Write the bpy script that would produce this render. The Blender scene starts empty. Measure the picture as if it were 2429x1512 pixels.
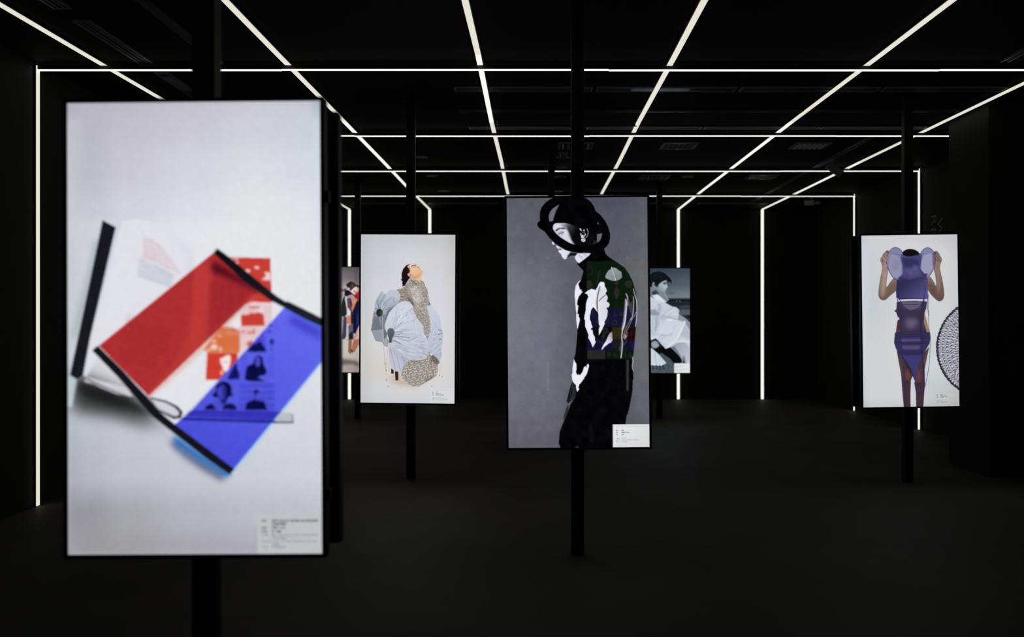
import bpy, bmesh, math, random
from mathutils import Matrix, Vector, Euler
sc = bpy.context.scene
col = sc.collection
# ---------------------------------------------------------------- camera, world, exposure
FPX, CX, CY, CZ = 2362.0, 1272.0, 756.0, 1.375      # focal length and principal point in photo pixels, eye height in metres
cam_d = bpy.data.cameras.new('camera'); cam = bpy.data.objects.new('camera', cam_d); col.objects.link(cam)
cam.location = (0, 0, CZ); cam.rotation_euler = (math.pi/2, 0, 0)
cam_d.sensor_width = 36; cam_d.lens = FPX/2429*36
cam_d.shift_x = (1214.5-CX)/2429; cam_d.shift_y = 0
cam_d.dof.use_dof = True; cam_d.dof.focus_distance = 7.2; cam_d.dof.aperture_fstop = 1.7
sc.camera = cam
sc.view_settings.view_transform = 'Standard'; sc.view_settings.look = 'None'; sc.view_settings.gamma = 1
sc.view_settings.use_curve_mapping = False; sc.view_settings.exposure = 0.0
wd = bpy.data.worlds.new('world'); sc.world = wd; wd.use_nodes = True
wd.node_tree.nodes['Background'].inputs[0].default_value = (0, 0, 0, 1)
wd.node_tree.nodes['Background'].inputs[1].default_value = 0
LED = 1.0                                            # brightness of every light strip
def at(px, py, D): return Vector(((px-CX)*D/FPX, D, CZ+(CY-py)*D/FPX))
CEIL = 3.245
# ---------------------------------------------------------------- pictures shown on the screens (flat screen content)
# every picture is drawn procedurally with numpy and stored as the colour attribute of the screen's own grid mesh
import numpy as np
RS = np.random.RandomState(7)

def homography(src, dst):
    A = []; b = []
    for (x, y), (u, v) in zip(src, dst):
        A.append([x, y, 1, 0, 0, 0, -u*x, -u*y]); b.append(u)
        A.append([0, 0, 0, x, y, 1, -v*x, -v*y]); b.append(v)
    h = np.linalg.solve(np.array(A, float), np.array(b, float))
    return np.append(h, 1).reshape(3, 3)

def gauss(m, s):
    if s <= 0.01: return m
    r = max(1, int(3*s+.5)); k = np.exp(-.5*(np.arange(-r, r+1)/s)**2); k /= k.sum()
    p = np.pad(m, ((r, r), (0, 0)), mode='edge'); o = np.zeros_like(m)
    for i, w in enumerate(k): o += w*p[i:i+m.shape[0]]
    p = np.pad(o, ((0, 0), (r, r)), mode='edge'); o = np.zeros_like(m)
    for i, w in enumerate(k): o += w*p[:, i:i+m.shape[1]]
    return o

def catmull(P, n=6, closed=True):
    P = np.array(P, float); N = len(P); out = []
    for i in range(N if closed else N-1):
        if closed: a, b, c, d = P[i-1], P[i], P[(i+1) % N], P[(i+2) % N]
        else: a, b, c, d = P[max(i-1, 0)], P[i], P[i+1], P[min(i+2, N-1)]
        for k in range(n):
            t = k/n
            out.append(.5*((2*b)+(c-a)*t+(2*a-5*b+4*c-d)*t*t+(3*b-a-3*c+d)*t**3))
    if not closed: out.append(P[-1])
    return np.array(out)

def Fr(ox, oy, s):
    def f(*a):
        a = np.array(a, float).reshape(-1, 2)
        return [(ox+x/s, oy+y/s) for x, y in a]
    return f

class Pic:
    def __init__(s, quad, nx, ny, ss):
        s.nx, s.ny, s.ss = nx, ny, ss
        s.W, s.H = nx*ss, ny*ss
        dst = [(0, 0), (s.W, 0), (s.W, s.H), (0, s.H)]
        s.M = homography(quad, dst); s.quad = quad
        inv = np.linalg.inv(s.M)
        X, Y = np.meshgrid(np.arange(s.W)+.5, np.arange(s.H)+.5)
        q = inv[2, 0]*X+inv[2, 1]*Y+inv[2, 2]
        s.PX = ((inv[0, 0]*X+inv[0, 1]*Y+inv[0, 2])/q).astype(np.float32)
        s.PY = ((inv[1, 0]*X+inv[1, 1]*Y+inv[1, 2])/q).astype(np.float32)
        s.k = s.H/((quad[3][1]-quad[0][1]+quad[2][1]-quad[1][1])/2)      # raster px per photo px
        s.img = np.zeros((s.H, s.W, 3), np.float32)
    def tr(s, P):
        P = np.array(P, float); q = P@s.M[2, :2]+s.M[2, 2]
        return np.stack([(P@s.M[0, :2]+s.M[0, 2])/q, (P@s.M[1, :2]+s.M[1, 2])/q], 1)
    def base(s, xs, ys, cols):
        c = np.array(cols, np.float32)
        ix = np.interp(s.PX, xs, np.arange(len(xs))); iy = np.interp(s.PY, ys, np.arange(len(ys)))
        x0 = np.minimum(ix.astype(int), len(xs)-2); y0 = np.minimum(iy.astype(int), len(ys)-2)
        fx = ix-x0; fy = iy-y0
        fx = (fx*fx*(3-2*fx))[..., None]; fy = (fy*fy*(3-2*fy))[..., None]
        s.img[:] = (c[y0, x0]*(1-fx)+c[y0, x0+1]*fx)*(1-fy)+(c[y0+1, x0]*(1-fx)+c[y0+1, x0+1]*fx)*fy
    def mask(s, P, blur=0):
        P = s.tr(P); W, H = s.W, s.H
        acc = np.zeros((H, W+1), np.int32)
        for i in range(len(P)):
            (x0, y0), (x1, y1) = P[i-1], P[i]
            if y0 > y1: x0, y0, x1, y1 = x1, y1, x0, y0
            r0 = max(0, int(np.ceil(y0-.5))); r1 = min(H, int(np.ceil(y1-.5)))
            if r1 <= r0: continue
            r = np.arange(r0, r1)
            c = np.clip(np.ceil(x0+(r+.5-y0)*(x1-x0)/(y1-y0)-.5), 0, W).astype(int)
            np.add.at(acc, (r, c), 1)
        m = (np.cumsum(acc, 1)[:, :W] & 1).astype(np.float32)
        return m if blur <= 0 else s.blurm(m, blur)
    def blurm(s, m, b):
        ys = np.where(m.any(1))[0]; xs = np.where(m.any(0))[0]
        if len(ys) == 0: return m
        p = int(3*b*s.k+2)
        a0, a1, b0, b1 = max(0, ys[0]-p), min(s.H, ys[-1]+p+1), max(0, xs[0]-p), min(s.W, xs[-1]+p+1)
        m[a0:a1, b0:b1] = gauss(m[a0:a1, b0:b1], b*s.k)
        return m
    def put(s, m, col, a=1., clip=None):
        if clip is not None: m = m*clip
        ys = np.where(m.any(1))[0]; xs = np.where(m.any(0))[0]
        if len(ys) == 0: return
        sl = (slice(ys[0], ys[-1]+1), slice(xs[0], xs[-1]+1))
        if callable(col): c = col(s.PX[sl], s.PY[sl])
        else: c = np.array(col, np.float32)
        w = (m[sl]*a)[..., None]
        s.img[sl] = s.img[sl]*(1-w)+c*w
    def poly(s, P, col, a=1., blur=0, smooth=False, clip=None):
        if smooth: P = catmull(P)
        m = s.mask(P, blur); s.put(m, col, a, clip); return m
    def ell(s, c, rx, ry, col, a=1., blur=0, rot=0, clip=None):
        t = np.linspace(0, 2*np.pi, 40, endpoint=False); cr, sr = np.cos(rot), np.sin(rot)
        x, y = rx*np.cos(t), ry*np.sin(t)
        return s.poly(np.stack([c[0]+x*cr-y*sr, c[1]+x*sr+y*cr], 1), col, a, blur, clip=clip)
    def line(s, P, w, col, a=1., blur=0, smooth=True, clip=None, taper=False):
        if smooth and len(P) > 2: P = catmull(P, 5, False)
        R = s.tr(P); hw = max(.5, w*s.k/2); p = hw+2
        x0, x1 = int(max(0, R[:, 0].min()-p)), int(min(s.W, R[:, 0].max()+p+1))
        y0, y1 = int(max(0, R[:, 1].min()-p)), int(min(s.H, R[:, 1].max()+p+1))
        if x1 <= x0 or y1 <= y0: return
        X, Y = np.meshgrid(np.arange(x0, x1)+.5, np.arange(y0, y1)+.5)
        v = np.zeros(X.shape, np.float32)
        n = len(R)-1
        for i in range(n):
            a0, b0 = R[i], R[i+1]; d = b0-a0; L = d@d+1e-9
            t = np.clip(((X-a0[0])*d[0]+(Y-a0[1])*d[1])/L, 0, 1)
            h = hw*(1-.8*(i+.5)/n) if taper else hw
            v = np.maximum(v, np.clip(h+.5-np.hypot(X-a0[0]-t*d[0], Y-a0[1]-t*d[1]), 0, 1))
        m = np.zeros((s.H, s.W), np.float32); m[y0:y1, x0:x1] = v
        if blur: m = s.blurm(m, blur)
        s.put(m, col, a, clip)
    def vnoise(s, cell):
        n0, n1 = int(s.H/(cell*s.k))+3, int(s.W/(cell*s.k))+3
        g = RS.randn(n0, n1).astype(np.float32)
        y = np.arange(s.H)/(cell*s.k); x = np.arange(s.W)/(cell*s.k)
        y0 = y.astype(int); x0 = x.astype(int); fy = (y-y0)[:, None]; fx = (x-x0)[None]
        fy = fy*fy*(3-2*fy); fx = fx*fx*(3-2*fx)
        return (g[y0][:, x0]*(1-fx)+g[y0][:, x0+1]*fx)*(1-fy)+(g[y0+1][:, x0]*(1-fx)+g[y0+1][:, x0+1]*fx)*fy
    def grain(s, cell, amp, m=None):
        n = s.vnoise(cell)*amp
        if m is not None: n = n*m
        s.img += n[..., None]
    def shade(s, m, amt):
        s.img *= (1+m*amt)[..., None]
    def done(s):
        a = np.clip(s.img, 0, 255).reshape(s.ny, s.ss, s.nx, s.ss, 3).mean((1, 3))
        return a                                                   # sRGB 0..255, row 0 on top

def mix2(p0, c0, p1, c1):
    p0 = np.array(p0, float); d = np.array(p1, float)-p0; L = d@d
    c0 = np.array(c0, np.float32); c1 = np.array(c1, np.float32)
    def f(x, y):
        t = np.clip(((x-p0[0])*d[0]+(y-p0[1])*d[1])/L, 0, 1)[..., None]
        return c0*(1-t)+c1*t
    return f

def robe(ang, per, dark=0., wob=1.):
    ca, sa = np.cos(ang), np.sin(ang)
    def f(x, y):
        w = wob*(1.3*np.sin(x*.21+y*.06)+1.1*np.sin(y*.25-x*.08)+.6*np.sin(x*.5+y*.3))
        u = ((x+w)*ca+(y+w*.5)*sa)/per; v = (-(x+w)*sa+y*ca)/(per*1.06)
        u = u+.5*(np.floor(v) % 2)
        a = u-np.floor(u)-.5; b = v-np.floor(v)-.5; A = np.abs(a); B = np.abs(b)
        c = np.empty(x.shape+(3,), np.float32); c[:] = (212, 205, 194)
        c[(A > .3) & (B > .18)] = (226, 214, 188)
        c[(A > .38) & (B > .38)] = (132, 104, 90)
        c[(A > .44) & (B > .44)] = (224, 196, 172)
        c[(A > .28) & (A < .37) & (B > .36)] = (120, 98, 88)
        c[(A < .09) & (B > .36)] = (140, 118, 104)
        c[(A > .41) & (B < .13)] = (126, 102, 92)
        r = np.hypot(a/.26, b/.20)
        c[r < 1.18] = (118, 112, 116); c[r < .86] = (160, 171, 180); c[r < .42] = (178, 187, 192)
        c[(A < .2) & (B > .245) & (B < .285)] = (112, 108, 118)
        c[(A < .15) & (B > .315) & (B < .35)] = (138, 136, 150)
        return (c*.82+np.array((204, 200, 196), np.float32)*.18)*(1-dark)
    return f

WHITE = (232, 232, 243); BLK = (5, 5, 7)

def words_line(p, P0, P1, h, col, a, seed, gap=.25, blur=0):
    """a row of word-like dashes, for print too small to read"""
    r = np.random.RandomState(seed); P0 = np.array(P0, float); P1 = np.array(P1, float); L = np.hypot(*(P1-P0)); t = 0.
    while t < L:
        w = r.uniform(1.5, 5)*h
        e = min(L, t+w)
        p.line([P0+(P1-P0)*t/L, P0+(P1-P0)*e/L], h*.7, col, a*r.uniform(.6, 1), blur, smooth=False)
        t = e+gap*h*r.uniform(1, 3)

def paint_front(q):
    p = Pic(q, 301, 536, 2)
    F1 = Fr(130, 220, 2.607); F2 = Fr(130, 780, 2.607); F3 = Fr(430, 570, 5.814); F4 = Fr(430, 780, 5.814)
    p.base([160, 172, 215, 300, 460, 600, 720, 760], [243, 256, 300, 400, 500, 540, 650, 800, 1000, 1120, 1220, 1300, 1315], [
        [(172, 168, 182), (178, 174, 188), (178, 176, 186), (180, 178, 188), (188, 186, 196), (194, 193, 202), (190, 193, 204), (176, 184, 196)],
        [(166, 164, 178), (180, 178, 188), (186, 185, 194), (188, 187, 196), (197, 196, 204), (203, 202, 210), (202, 204, 213), (182, 190, 202)],
        [(190, 189, 196), (192, 192, 198), (186, 185, 195), (193, 192, 201), (201, 200, 209), (207, 207, 215), (203, 207, 215), (205, 211, 220)],
        [(196, 196, 201), (194, 195, 200), (188, 188, 197), (201, 200, 209), (212, 212, 220), (219, 220, 226), (214, 217, 225), (212, 218, 226)],
        [(200, 201, 207), (200, 201, 207), (199, 200, 208), (211, 211, 219), (220, 220, 228), (226, 228, 231), (224, 227, 231), (219, 223, 231)],
        [(202, 204, 210), (203, 205, 211), (207, 208, 214), (214, 215, 222), (226, 228, 233), (228, 231, 234), (226, 229, 233), (222, 226, 232)],
        [(196, 200, 208), (200, 204, 210), (212, 214, 220), (224, 226, 232), (228, 230, 233), (229, 231, 235), (228, 230, 234), (226, 229, 233)],
        [(200, 204, 209), (203, 207, 211), (214, 216, 221), (226, 227, 232), (228, 230, 234), (228, 230, 234), (227, 230, 233), (226, 229, 232)],
        [(180, 186, 194), (182, 188, 196), (188, 192, 202), (196, 199, 209), (208, 211, 219), (211, 214, 221), (213, 215, 222), (214, 216, 222)],
        [(178, 180, 186), (174, 176, 184), (182, 184, 194), (190, 192, 203), (197, 199, 210), (202, 205, 214), (205, 208, 217), (206, 209, 216)],
        [(164, 164, 170), (152, 152, 158), (152, 152, 158), (166, 167, 172), (180, 180, 189), (187, 187, 199), (190, 190, 202), (194, 195, 203)],
        [(164, 162, 170), (158, 157, 164), (154, 153, 158), (158, 157, 162), (168, 167, 174), (172, 170, 181), (180, 180, 188), (186, 187, 192)],
        [(160, 159, 166), (168, 167, 174), (164, 163, 169), (164, 163, 168), (172, 171, 177), (176, 174, 184), (184, 184, 190), (186, 187, 190)]])
    # shadows round the book
    p.poly(F2(100, 290, 200, 290, 440, 390, 640, 530, 560, 590, 380, 540, 130, 500, 95, 420), (40, 41, 40), .9, 16)
    p.poly(F2(150, 300, 440, 400, 610, 530, 520, 520, 240, 430, 150, 380), (22, 23, 22), .8, 8)
    p.poly(F2(380, 500, 640, 540, 760, 640, 700, 640, 520, 600), (130, 134, 136), .45, 14)
    p.poly(F1(255, 900, 290, 900, 190, 1400, 140, 1512, 110, 1512, 200, 1150), (138, 150, 150), .75, 9)
    p.poly(F2(80, 285, 100, 285, 138, 305, 108, 480, 80, 470), (196, 206, 212), .9, 2)
    # left page and its edges
    p.poly(F1(405, 795, 470, 778, 560, 782, 650, 818, 760, 895, 835, 960, 862, 1040, 862, 1120, 330, 1512, 180, 1780)
           + F2(600, 410, 430, 355, 172, 285), (224, 225, 231), .85, 2)
    p.poly(F1(640, 830, 760, 900, 840, 970, 862, 1060, 800, 1140, 830, 1010, 740, 900), (214, 213, 226), .8, 6)
    p.line(F1(408, 800, 300, 1180, 215, 1512), 1.5, (176, 178, 204), .8, .8)
    p.line(F1(392, 815, 285, 1180, 205, 1512), 1.2, (205, 208, 216), .8, .6)
    p.poly(F1(297, 785, 378, 828, 218, 1512) + F2(175, 280, 140, 303, 95, 277, 155, 0), (24, 25, 31))
    p.line(F1(292, 790, 150, 1450) + F2(90, 280), 2, (190, 205, 205), .8, 1)
    for i in range(9):                                  # red paragraph
        t = i/8; a = F1(550-1*i, 893+14*i)[0]; b = F1(608+170*t**.7, 912+200*t)[0]
        words_line(p, a, b, 2.4, (198, 122, 134), .75, 10+i, blur=1)
    for i in range(9):                                  # grey paragraph
        a = F1(524-1.5*i, 1018+13.5*i)[0]; b = F1(740-3*i, 1120+9.5*i)[0]
        words_line(p, a, b, 2.4, (140, 144, 178), .75, 30+i, blur=1)
    for i in range(3):
        words_line(p, F1(445-2*i, 1360+14*i)[0], F1(515-12*i, 1385+14*i)[0], 2.2, (140, 142, 170), .7, 50+i, blur=1)
    p.poly(F2(170, 281, 300, 318, 430, 352, 480, 405, 470, 415, 380, 395, 270, 350), (206, 203, 212))
    p.line(F2(172, 284, 260, 330, 360, 375, 490, 425), 2.2, (44, 44, 50), .9, 1)
    p.line(F2(200, 310, 300, 355, 480, 420), 1.2, (120, 118, 126), .9, .6)
    # white band of the right-hand page between the two gels
    p.poly([(605, 697), (643, 712), (674.5, 727.5), (412, 1008), (395, 990), (352, 937)], (226, 228, 234))
    page = p.mask([(640, 590), (640, 612), (645, 720), (674.5, 727.5), (760, 770), (760, 860), (556, 1112), (412, 1008), (352, 937), (605, 697), (560, 620), (541, 600)])
    band = p.mask([(604, 696), (643, 712), (676, 727), (412, 1008), (350, 939)])
    p.poly(F3(900, 860, 1245, 850, 1245, 1512, 600, 1512), (226, 204, 210), .9, clip=band)
    p.poly(F4(800, 0, 1010, 0, 1010, 330, 770, 420, 800, 240), (228, 205, 208), .8, clip=band)
    p.poly(F4(350, 238, 440, 150, 590, 20, 600, 80, 797, 85, 797, 325, 355, 325), (214, 106, 58), .95, 1, clip=band)
    p.poly(F3(540, 1180, 700, 1190, 800, 1240, 800, 1512, 300, 1512), (212, 104, 58), .9, 2, clip=band)
    for i in range(22):
        y = 40+13*i; words_line(p, F4(400, y)[0], F4(790, y)[0], 1.1, (232, 150, 100), .5, 70+i, blur=.6)
    for i in range(28):
        y = 860+22*i; words_line(p, F3(810, y)[0], F3(1240, y)[0], 1.5, (216, 150, 160), .5, 100+i, blur=.8)
    p.poly(F4(357, 325, 770, 325, 775, 430, 640, 570, 520, 692, 335, 692), (206, 60, 46), 1, .8)
    p.poly(F4(530, 400, 570, 385, 620, 355, 672, 348, 682, 410, 672, 480, 655, 520, 660, 560, 615, 590, 575, 560, 560, 500, 540, 470), (240, 226, 226), 1, 1.2)
    p.line(F4(570, 445, 640, 440), 2, (214, 140, 140), .8, 1)
    for c in ((450, 240, 50, 40), (450, 160, 34, 16), (525, 85, 26, 12), (380, 280, 30, 18), (540, 270, 16, 34), (560, 600, 22, 40)):
        p.ell(F4(c[0], c[1])[0], c[2]/5.8, c[3]/5.8, (240, 222, 214), .85, 1.5, clip=band)
    p.poly(F3(820, 1020, 930, 1015, 960, 985, 1000, 1000, 1060, 985, 1130, 1012, 1146, 1170, 822, 1172), (200, 62, 50), 1, 1)
    for x0, y0, x1, y1 in ((930, 905, 1080, 925), (930, 955, 1000, 975), (920, 1255, 1010, 1275), (985, 1215, 1010, 1270), (690, 1215, 750, 1235), (820, 1240, 870, 1255)):
        p.poly(F3(x0, y0, x1, y0-4, x1, y1, x0, y1+4), (205, 80, 66), .85, 1)
    p.ell(F3(975, 965)[0], 7, 5, (226, 196, 202), .9, 1.2); p.ell(F3(1100, 950)[0], 7, 6, (236, 216, 222), .9, 1.2)
    p.poly(F3(680, 1110, 735, 1070, 820, 1100, 815, 1185, 720, 1188), (235, 230, 238), 1, 1.5, clip=band)
    p.poly(F4(890, 190, 960, 150, 1000, 200, 930, 240), (206, 92, 60), 1, 1.2)
    p.poly(F4(600, 0, 1010, 0, 1000, 60, 640, 70), (222, 150, 140), .35, 3, clip=band)
    # red print above the bar
    p.poly(F3(640, 224, 1222, 240, 1245, 850, 960, 852, 900, 870, 800, 700, 700, 400), (198, 62, 52))
    for pts in ((670, 234, 790, 238, 780, 258, 690, 254), (735, 290, 790, 286, 785, 312, 740, 318), (1005, 355, 1050, 345, 1075, 385, 1040, 390, 1000, 372),
                (870, 405, 905, 390, 950, 400, 930, 440, 890, 438), (1140, 425, 1225, 437, 1228, 545, 1095, 535, 1165, 485)):
        p.poly(F3(*pts), (238, 214, 218), 1, 1.2)
    p.line(F3(1100, 548, 1225, 552), 1.5, (215, 120, 110), .6, .8)
    p.poly(F3(930, 845, 1010, 835, 1100, 850, 1240, 856, 1240, 890, 1100, 885, 905, 890), (238, 208, 212), .9, 1.2)
    # red gel
    gel = p.poly([(505.7, 599), (235.5, 817.6), (352.5, 937), (605, 698), (613, 694), (590, 665)], (172, 46, 48), 1, .6)
    p.poly(F3(180, 350, 420, 260, 390, 700, 340, 1512, 110, 1512, 150, 800), (190, 58, 56), .9, 4, clip=gel)
    p.poly(F2(840, 0, 930, 0, 830, 190, 620, 380, 580, 400, 740, 200), (188, 58, 52), .8, 5, clip=gel)
    p.poly(F3(430, 480, 900, 650, 980, 760, 620, 1100, 400, 1300, 390, 900), (160, 38, 46), .7, 10, clip=gel)
    for x, w in ((460, 30), (560, 35), (680, 50), (830, 30)):
        p.line(F3(x, 560, x-10, 950), w/5.8, (140, 32, 42), .35, 3, clip=gel)
    for i in range(10):
        words_line(p, F2(440-4*i, -60+17*i)[0], F2(730-5*i, 5+17*i)[0], 2.5, (138, 36, 44), .5, 150+i, blur=1.4)
    for i in range(6):
        words_line(p, F2(405-2*i, 105+17*i)[0], F2(640-4*i, 165+15*i)[0], 2.5, (138, 36, 44), .5, 170+i, blur=1.4)
    p.line([(352.5, 937), (440, 862), (605, 698)], 6, (222, 108, 64), .5, 4)
    p.line(F3(440, 170) + [(235.5, 817.6)], 1.2, (178, 10, 40), .9, .5)
    p.poly(F3(400, 300, 470, 290, 620, 380, 860, 540, 1120, 700, 1000, 690, 780, 580, 560, 480, 430, 440), (70, 8, 22), .85, 6)
    # blue gel
    blue = p.poly([(674.2, 727.4), (700, 741), (766, 776), (766, 852), (760, 860), (554.5, 1112.5), (411, 1008), (456, 970)],
                  mix2((700, 760), (100, 106, 238), (540, 1100), (74, 78, 216)), 1, .6)
    p.line([(766, 850), (660, 985), (556, 1114)], 7, (140, 205, 245), .75, 3, smooth=False)
    p.poly([(674.2, 727.4), (766, 776), (766, 852), (556, 1110), (411, 1008), (456, 970)], mix2((700, 760), (98, 104, 236), (540, 1100), (74, 78, 216)), .85, 0)
    p.poly(F3(1490, 1010, 1925, 1230, 1925, 1370, 1700, 1260, 1490, 1130), (60, 60, 198), .85, 7, clip=blue)
    p.line(F3(1440, 930, 1925, 1190), 4, (60, 120, 236), .8, 2, clip=blue)
    p.poly(F3(1090, 1280, 1150, 1210, 1160, 1512, 900, 1512), (70, 62, 214), .7, 3, clip=blue)
    D = (9, 12, 66)
    p.poly(F4(630, 682, 690, 560, 755, 450, 775, 560, 795, 585, 797, 688), (14, 16, 92), .95, 1.5)
    p.poly(F4(905, 300, 960, 230, 1000, 200, 1040, 195, 1060, 165, 1105, 170, 1110, 215, 1145, 235, 1168, 305, 1000, 308), D, .95, 1.5)
    p.poly(F4(1010, 400, 1060, 355, 1120, 395, 1130, 480, 1172, 560, 1160, 620, 1085, 640, 1062, 670, 1145, 712, 900, 700, 885, 620, 908, 510, 985, 470), D, 1, 1.2, True)
    p.ell(F4(1052, 440)[0], 6.5, 13, (84, 86, 214), .9, 1.5)
    p.ell(F4(1040, 432)[0], 4, 3, (40, 40, 150), .5, 1)
    p.poly(F4(425, 905, 480, 840, 480, 780, 520, 735, 580, 716, 650, 735, 690, 800, 692, 880, 718, 905, 650, 930, 610, 1000, 540, 985, 520, 940, 470, 930), D, 1, 1.3, True)
    p.poly(F4(495, 820, 560, 760, 610, 800, 612, 900, 590, 960, 545, 970, 500, 900), (74, 76, 206), .9, 2, True)
    p.poly(F4(560, 780, 612, 810, 608, 930, 575, 965), (34, 34, 130), .8, 2)
    p.poly(F4(515, 950, 600, 950, 620, 1010, 640, 1100, 460, 1100, 430, 1010), (72, 74, 204), .8, 2)
    p.poly(F4(540, 960, 610, 950, 620, 1000, 560, 1040), (20, 22, 100), .8, 2)
    p.poly(F4(320, 1103, 345, 1050, 425, 1018, 480, 1103), D, 1, 1.2); p.poly(F4(560, 1103, 600, 1030, 690, 1018, 745, 1050, 768, 1103), D, .95, 1.5)
    for k, y in enumerate((775, 865, 950, 1035, 1110)):
        for j in range(2):
            words_line(p, F4(815, y-18+36*j)[0], F4(1280, y-18+36*j)[0], 5.5, (46, 46, 168), .55, 200+k*2+j, .15, 1.2)
    p.poly(F4(885, 1103, 905, 1010, 985, 980, 1022, 950, 1005, 870, 1000, 845, 1045, 828, 1072, 850, 1050, 880, 1040, 950, 1080, 985, 1140, 995, 1178, 1108), D, 1, 1.2)
    p.ell(F4(1045, 930)[0], 6, 10, (78, 80, 210), .8, 1.5)
    p.poly(F4(885, 1103, 905, 1010, 985, 985, 1060, 1010, 1140, 995, 1178, 1108), D, 1, 1.2)
    p.ell(F3(1245, 1390)[0], 4.5, 6, D, .9, 1.5); p.line(F3(1245, 1390, 1240, 1510), 3, (50, 50, 170), .7, 1.5); p.ell(F3(1210, 1250)[0], 4, 3.5, (40, 40, 160), .8, 1.5)
    p.ell(F3(1225, 1170)[0], 5, 3, (56, 56, 190), .7, 1.5)
    for i in range(12):
        words_line(p, F4(820+(i % 2)*8, 350+26*i)[0], F4(900, 350+26*i)[0], 2.4, (66, 60, 200), .6, 300+i, blur=1)
        words_line(p, F4(1190, 350+26*i)[0], F4(1280, 350+26*i)[0], 2.4, (66, 60, 200), .5, 330+i, blur=1)
    p.line(F4(1480, 0, 1490, 480, 1525, 940), 1.5, (86, 90, 226), .8, 1)
    p.poly(F4(90, 1118, 300, 1108, 1375, 1142, 1290, 1258, 40, 1195), (54, 50, 184), .95, 1, clip=blue)
    p.line(F4(100, 1130, 700, 1140, 1370, 1150), 1.5, (34, 30, 130), .7, .8)
    p.line(F4(20, 1230, 700, 1255, 1295, 1278), 4.5, (8, 14, 98), .95, 1)
    p.poly(F4(1378, 1142, 1532, 1150, 1538, 1270, 1290, 1268), (188, 197, 200), 1, .8)
    for i in range(4): p.line(F4(1360-22*i, 1165+26*i, 1530, 1168+26*i), 1, (150, 158, 162), .7, .6)
    p.line(F4(1290, 1282, 1540, 1284), 3.2, (30, 22, 40), .95, .8); p.line(F4(1536, 1180, 1540, 1284), 2, (60, 50, 70), .7, .8)
    # black edge bars of the gel sheet, spine
    p.poly(F3(440, 168, 490, 104, 640, 212, 1060, 560, 1235, 705, 1330, 775, 1430, 838, 1468, 838, 1700, 950, 1960, 1082, 1960, 1195, 1700, 1075, 1420, 920, 1240, 828, 1000, 655, 840, 540, 700, 400),
           mix2((520, 600), (14, 14, 18), (740, 760), (30, 33, 43)), 1, .6)
    p.poly(F2(715, 665, 850, 765, 1060, 905, 1035, 940, 930, 880, 800, 790, 720, 720), (70, 86, 124), .85, 7)
    p.poly(F2(735, 650, 850, 735, 1090, 895, 1065, 915, 900, 810, 745, 705), (26, 98, 186), .9, 4.5)
    p.line(F2(770, 665, 1092, 900), 3, (28, 124, 226), .85, 1.6, smooth=False)
    p.poly(F2(585, 415, 690, 440, 760, 475, 790, 508, 780, 545, 735, 552, 640, 500), (24, 24, 30), 1, 1)
    p.poly(F2(592, 424, 690, 450, 745, 482, 772, 512, 762, 534, 735, 536, 640, 492), (210, 209, 217), 1, 1)
    p.line(F2(620, 470, 700, 510, 745, 530), 1.5, (170, 168, 178), .8, .8)
    p.poly(F2(233, 125, 266, 97, 420, 250, 500, 340, 585, 430, 650, 510, 745, 588, 1112, 866, 1082, 897, 930, 790, 700, 610, 600, 530, 520, 440, 400, 300), (20, 21, 27), 1, .7)
    p.poly([(611, 1218), (772, 1218), (772, 1318), (611, 1318)], (189, 193, 195), .95, 1.2)
    p.grain(9, 1.2)
    return p.done()

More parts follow.
